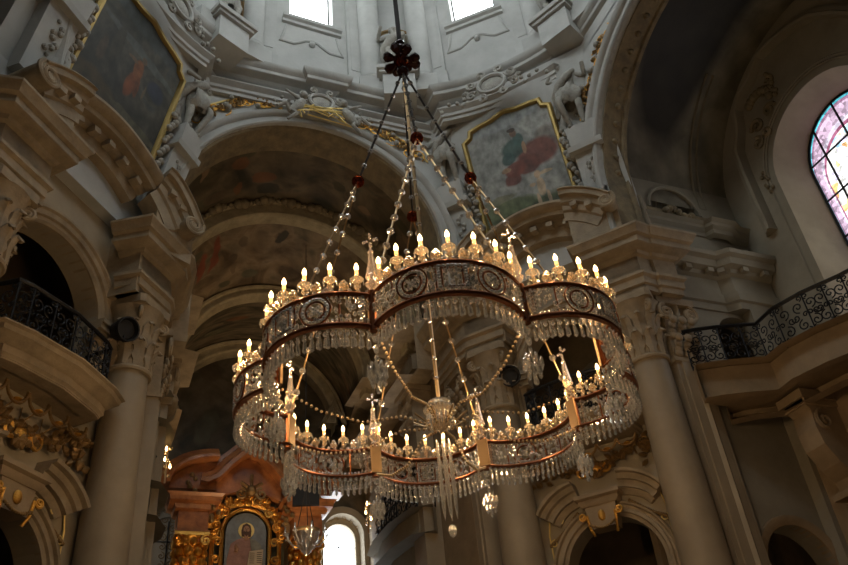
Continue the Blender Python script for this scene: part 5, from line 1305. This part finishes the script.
for k in range(8):
    N = 40; pts = [lobe_pt(k, i / N) for i in range(N + 1)]
    for z, nm in ((BH, 'top_rail'), (0, 'bottom_rail')):
        rl = MB(); rl.sweep([p + Zv * z for p, _, _ in pts], Zv, [(-.03, -.022), (.03, -.022), (.042, 0), (.03, .022), (-.03, .022), (-.042, 0), (-.03, -.022)], side=1); L_(nm, rl, 'rail', ch)
    # crystal filled band
    bd = MB(); lt = MB()
    def q(t, z, o=0.0):
        p, n_, g = lobe_pt(k, t); return p + n_ * o + Zv * z
    # beaded strings along the rails and filling of the field
    for i in range(44):
        t = (i + .5) / 44
        bead(bd, q(t, .055, .01), .022, 1, 5); bead(bd, q(t, BH - .055, .01), .022, 1, 5)
        if i % 2 == 0: bd.ico(q(t, BH + .05, .0), .03)
    rnd = random.Random(40 + k)
    for i in range(170):
        t = rnd.uniform(.03, .97); bd.ico(q(t, rnd.uniform(.07, BH - .07), rnd.uniform(-.02, .03)), rnd.uniform(.018, .034), (1, 1, 1.4))
    L_('crystal_beadwork', bd, 'crystal_bead', ch, 0)
    for i in range(9):
        t = (i + .5) / 9 if i not in () else 0
    # upright bars and squares
    for t in (.06, .18, .42, .58, .82, .94): lt.tube([q(t, 0), q(t, BH)], .012, 4)
    sq = [(.45, .08), (.45, .34), (.55, .34), (.55, .08)]
    lt.tube([q(a, b, .02) for a, b in sq], .014, 4, closed=True)
    L_('lattice', lt, 'rail', ch)
    sqb = MB()
    for a, b in [(.44 + .12 * j / 6, z) for j in range(7) for z in (.07, .35)] + [(t, .07 + .28 * j / 7) for j in range(8) for t in (.435, .565)]: bead(sqb, q(a, b, .03), .026, 1, 5)
    for j in range(9): sqb.ico(q(.468 + .03 * (j % 3), .13 + .08 * (j // 3), .02), .03)
    L_('square_panel', sqb, 'crystal', ch, 0)
    for tm in (.3, .7):
        md = MB(); p, n_, g = lobe_pt(k, tm); c = p + Zv * (BH / 2) + n_ * .02
        for j in range(22):
            a = 2 * PI * j / 22; bead(md, c + g * .15 * math.cos(a) + Zv * .155 * math.sin(a), .024, 1, 5)
        m_ = L_('medallion', md, 'crystal', ch, 0)
        L_('ring', MB().tube([c + g * .115 * math.cos(a) + Zv * .12 * math.sin(a) for a in [2 * PI * j / 20 for j in range(20)]], .014, 4, closed=True).tube([c + g * .185 * math.cos(a) + Zv * .19 * math.sin(a) for a in [2 * PI * j / 24 for j in range(24)]], .012, 4, closed=True), 'rail', m_)
        cr_ = MB()
        for j in range(4):
            a = PI / 4 + j * PI / 2; cr_.ico(c + (g * math.cos(a) + Zv * math.sin(a)) * .04, .034); cr_.ico(c + (g * math.cos(a) + Zv * math.sin(a)) * .078, .024)
        cr_.ico(c, .03); L_('cross', cr_, 'crystal', m_, 0)
    # candles
    for i in range(7):
        t = .085 + .83 * i / 6; p = q(t, BH + .03)
        if first: cand0.location = p; cand0.scale = (.82,) * 3; first = False; cd = cand0
        else:
            cd = copy_part(cand0, ch, p)
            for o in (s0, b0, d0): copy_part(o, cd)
        lamps.append(p + Zv * .38)
    fl = MB()
    for i in range(6):
        t = .085 + .83 * (i + .5) / 6; p = q(t, BH + .06)
        for j in range(4): a = PI / 2 * j + .4; fl.ico(p + Vector((.04 * math.cos(a), .04 * math.sin(a), .05)), .035)
        fl.ico(p + Zv * .1, .04); fl.ico(p + Zv * .02, .03)
    L_('crystal_cresting', fl, 'crystal_warm', ch, 0)
    # node: enamel plate inside, spire with cross on top, tassel of crystals below
    nd = node(k); rd = nd.normalized(); tg = Vector((-rd.y, rd.x, 0)); R3 = Matrix((tg, rd, Zv)).transposed()
    L_('node_plate', MB().box(nd - rd * .03 + Zv * BH / 2, (.17, .03, BH + .02), R3), 'panel', ch, 0, 'cream plate')
    L_('node_post', MB().tube([nd + rd * .03 - Zv * .06, nd + rd * .03 + Zv * (BH + .06)], .05, 8), 'rail', ch)
    nc = MB()
    for j in range(16):
        nc.ico(nd + rd * .1 + tg * .1 * (-1 if j % 2 else 1) + Zv * (.03 + .05 * (j // 2)), .04)
    L_('node_crystals', nc, 'crystal', ch, 0)
    sp = L_('spire', MB().lathe([(.03, BH + .03), (.06, BH + .07), (.04, BH + .11), (.07, BH + .16), (.09, BH + .19), (.05, BH + .22), (.06, BH + .26), (.085, BH + .29), (.07, BH + .33), (.045, BH + .5), (.03, BH + .64), (.04, BH + .67), (.015, BH + .7), (.01, BH + .78)], nd, 8), 'crystal_spire', ch, 20)
    cx_ = MB(); cc = nd + Zv * (BH + .84)
    Vw = Vector((.91, -.41, 0))
    Vw = tg
    for d in (Vw, -Vw, Zv, -Zv):
        cx_.ico(cc + d * .045, .022); cx_.ico(cc + d * .085, .026)
    L_('cross', cx_, 'crystal_spire', sp, 0)
    ts = MB(); bead(ts, nd - Zv * .14, .05, 1.2); bead(ts, nd - Zv * .28, .04, 1.6)
    bead(ts, nd - Zv * .4, .03, 1.6)
    for row, (r, z, m2) in enumerate(((.06, -.46, 6), (.10, -.52, 8), (.07, -.62, 6))):
        for j in range(m2): a = 2 * PI * j / m2; ts.lathe([(.002, -.14), (.028, -.10), (.02, -.01), (.002, .02)], nd + Vector((r * math.cos(a), r * math.sin(a), z)), 6, caps=False)
    bead(ts, nd - Zv * .8, .035, 1.3); L_('crystal_tassel', ts, 'crystal', ch, 0)
    # prism fringe
    for i in range(24):
        t = .02 + .96 * (i + .5) / 24; p = q(t, -.04)
        if k in (0, 7, 1, 5):
            if prism0 is None: prism0 = L_('prism', pr, 'crystal', ch, 0); prism0.location = p
            else: copy_part(prism0, ch, p)
        else:
            o = len(far.v); far.add([v_ + p for v_ in pr.v], pr.f)
        p2, n2_, _ = lobe_pt(k, t + .02); 
        bead(far, p2 - n2_ * .06 - Zv * .07, .03, 1.2, 5)
        far.add([Vector((v_.x, v_.y, v_.z * .7)) + p2 - n2_ * .07 - Zv * .06 for v_ in pr.v], pr.f)
fo = L_('prism_fringe', far, 'crystal', ch, 0); fo['kind'] = 'stuff'
# centre bowl, arms, tail
CZ = -.18
bw = MB().lathe([(.02, CZ + .34), (.04, CZ + .3), (.12, CZ + .27), (.19, CZ + .18), (.2, CZ + .14), (.1, CZ + .07), (.13, CZ), (.1, CZ - .1), (.03, CZ - .17), (.02, CZ - .2)], (0, 0, 0), 18)
L_('centre_bowl', bw, 'crystal_warm', ch, 20)
bb = MB()
for j in range(20):
    a = 2 * PI * j / 20; bead(bb, (.2 * math.cos(a), .2 * math.sin(a), CZ + .15), .03); bead(bb, (.13 * math.cos(a), .13 * math.sin(a), CZ + .26), .022)
    bb.lathe([(.002, -.2), (.02, -.16), (.012, 0)], (.18 * math.cos(a), .18 * math.sin(a), CZ + .08), 5, caps=False)
L_('bowl_beads', bb, 'crystal', ch, 0)
for k in range(8):
    nd = node(k); n1 = nd - Zv * .02; ar = [n1, nd * .75 - Zv * .28, nd * .5 - Zv * .36, nd * .25 - Zv * .2, Vector((0, 0, CZ - .1)) + nd.normalized() * .15]
    sw = MB(); qn = resample([Vector(a) for a in ar], .07)
    for a in qn: bead(sw, a, .022, 1, 5)
    L_('bead_swag', sw, 'brass', ch, 0)
    nd2 = nd.normalized() * .38 + Zv * (CZ + .05)
    L_('bowl_arm', MB().tube([Vector((0, 0, CZ + .1)), nd.normalized() * .22 + Zv * (CZ - .05), nd2], .014, 6), 'brass', ch)
tl = MB()
for j in range(6):
    a = 2 * PI * j / 6; tl.lathe([(.002, -1.35), (.022, -1.2), (.025, -.7), (.012, -.3)], (.09 * math.cos(a), .09 * math.sin(a), CZ), 6, caps=False)
bead(tl, (0, 0, CZ - 1.5), .06, 1.4)
L_('crystal_tail', tl, 'crystal', ch, 0)
# chains
TOP = Vector((0, 0, 13.75 - HZ))
def chain(a, b, nm='chain', bd_r=.055, step=.33, mat='brass', bm='crystal_bead', r=.016):
    a, b = Vector(a), Vector(b); c = L_(nm, MB().tube([a, b], r, 5), mat, ch); m = MB(); n = max(2, int((b - a).length / step))
    R3 = (b - a).to_track_quat('Z', 'Y').to_matrix()
    for i in range(1, n):
        m.lathe([(max(.002, u * bd_r), w * bd_r) for u, w in bead_prof], a.lerp(b, i / n), 7, R3, False)
    L_('chain_bead', m, bm, c, 20)
for pair in ((0, 1), (2, 3), (4, 5), (6, 7)):
    A, B = node(pair[0]) + Zv * (BH + .05), node(pair[1]) + Zv * (BH + .05)
    bl = TOP.lerp((A + B) / 2, .45)
    chain(TOP - Zv * .3, bl, 'chain', .05, .36, 'rope', 'crystal_bead', .022)
    rb2 = MB(); rb2.ball(bl, .105, 10); L_('red_glass_ball', rb2, 'ruby', ch, 60)
    chain(bl, A); chain(bl, B)
chain(TOP - Zv * .3, (0, 0, CZ + .32), 'centre_rod', .04, .3, 'brass', 'crystal_bead', .03)
st = MB(); st.ball(TOP, .15, 10)
L_('star_hub', st, 'ruby', ch, 60)
sp2 = MB()
for d in [(1, 0, 0), (-1, 0, 0), (0, 1, 0), (0, -1, 0), (.7, .7, .3), (-.7, -.7, .3), (-.7, .7, -.3), (.7, -.7, -.3)]:
    d = Vector(d).normalized(); R3 = d.to_track_quat('Z', 'Y').to_matrix(); sp2.lathe([(.09, .1), (.05, .16), (.09, .24), (.1, .3), (.05, .36)], TOP, 8, R3)
for dz in (-.32, .32, .5): sp2.ball(TOP + Zv * dz, .12 - .03 * (dz > .4), 8)
L_('star_arm', sp2, 'ruby_dark', ch)
L_('suspension_rope', MB().tube([TOP + Zv * .4, (0, 0, 41.5 - HZ)], .045, 6), 'rope', ch)

for o_ in list(bpy.data.objects):
    if o_.parent and o_.name.split('.')[0] in ('crystal_beadwork', 'crystal_cresting', 'node_crystals', 'bowl_beads', 'leaves', 'blossoms', 'gilt_leaves', 'book_lines', 'crystal_drops', 'drip_pan_drops'): o_['kind'] = 'stuff'
# lights that belong to the candles
for i, p in enumerate(lamps):
    if i % 7 not in (1, 3, 5): continue
    ld = bpy.data.lights.new('candle_light', 'POINT'); ld.energy = 14; ld.color = (1, .66, .34); ld.shadow_soft_size = .05
    lo = bpy.data.objects.new('candle_light', ld); COL.objects.link(lo); lo.parent = ch; lo.location = p + Zv * .12

# ------------------------------------------------------------------ daylight and added fill lights
def area(name, loc, target, size, energy, col):
    l = bpy.data.lights.new(name, 'AREA'); l.shape = 'RECTANGLE'; l.size = size[0]; l.size_y = size[1]; l.energy = energy; l.color = col
    o = bpy.data.objects.new(name, l); COL.objects.link(o); o.location = loc
    o.rotation_euler = (Vector(target) - Vector(loc)).to_track_quat('-Z', 'Y').to_euler(); return o
# daylight through the drum windows, each lamp in its own window opening
for k, e in ((0, 34), (1, 28), (2, 24), (3, 28), (4, 62), (5, 275), (6, 120), (7, 20)):
    F, N, T = drumF(k)
    area('window_daylight', F(0, .4, 26.0), F(0, -6, 21.5), (1.3, 3.4), e, (.88, .97, .98))
area('transept_daylight', (XE + .8, WC, 13), (8, 9, 11), (2.6, 4), 12, (1.0, .95, .84))
area('nave_area_light', (-1.5, -7, 13), (7, 13, 15), (4, 7), 30, (.86, .93, 1.0))  # cool area light behind the camera; no window modelled there
def spot(name, loc, tgt, e, col, ang, blend=.6, soft=.15):
    l = bpy.data.lights.new(name, 'SPOT'); l.energy = e; l.color = col; l.spot_size = math.radians(ang); l.spot_blend = blend; l.shadow_soft_size = soft
    o = bpy.data.objects.new(name, l); COL.objects.link(o); o.location = loc; o.rotation_euler = (Vector(tgt) - Vector(loc)).to_track_quat('-Z', 'Y').to_euler(); return o
WARM = (1, .62, .32)
spot('nave_fill', (7.5, 8.5, 2.8), P(SC, .4, 9.0), 75, WARM, 85)  # added warm fill for the two piers, standing in for floodlights below
spot('nave_fill', (2.0, 8.5, 2.8), mirror(P(SC, .4, 9.0)), 18, WARM, 85)
spot('transept_fill', (11.5, 8.5, 2.8), (15, 11.5, 9), 16, (1, .55, .25), 90)  # added warm fill for the wall under the balcony, no lamp body
spot('altar_fill', (4.4, 18.5, 3.0), (AX, AY, 10.0), 430, (1, .60, .28), 60)  # added orange fill that brightens the altar from below
spot('choir_fill', (4.6, 18.6, 7.0), (4.5, 20.0, 18), 260, (1, .74, .46), 75)  # two added upward fills that brighten the choir frescoes
spot('choir_fill', (4.6, 21.0, 7.0), (4.5, 22.6, 17), 160, (1, .72, .44), 75)
area('niche_fill', (1.0, 23.9, 10.2), (2.2, 25.6, 10.0), (.8, 1.6), 6, (.95, .97, 1.0))  # added light standing in for daylight on the left niche; no side window

# ------------------------------------------------------------------ world, camera, view
wld = bpy.data.worlds.new('World'); S.world = wld; wld.use_nodes = True
bg = wld.node_tree.nodes['Background']; bg.inputs[0].default_value = (1.0, .86, .68, 1); bg.inputs[1].default_value = .008
cam = bpy.data.cameras.new('Camera'); co = bpy.data.objects.new('Camera', cam); COL.objects.link(co); S.camera = co
cam.sensor_fit = 'HORIZONTAL'; cam.sensor_width = 36; cam.lens = 800 / 848 * 36; cam.clip_end = 200; cam.clip_start = .1
Zc = Vector((-119, -1112, 800)).normalized(); Fz = Vector((0, 0, 1)); Yc = (Fz - Zc * Zc.z).normalized(); Xc = Yc.cross(Zc)
if Xc.x < 0: Xc = -Xc
a = math.radians(24.5); Uc = Xc * math.cos(a) + Yc * math.sin(a); Vc = -Xc * math.sin(a) + Yc * math.cos(a)
Rw = Matrix((Uc, Vc, Zc))                     # picture axes (right, down, forward) to church axes
right = Rw @ Vector((1, 0, 0)); down = Rw @ Vector((0, 1, 0)); fwd = Rw @ Vector((0, 0, 1))
m4 = Matrix((right, -down, -fwd)).transposed().to_4x4(); m4.translation = (0, 0, 1.6); co.matrix_world = m4
S.view_settings.view_transform = 'Standard'; S.view_settings.look = 'None'; S.view_settings.gamma = 1; S.view_settings.use_curve_mapping = False
S.view_settings.exposure = 0.15
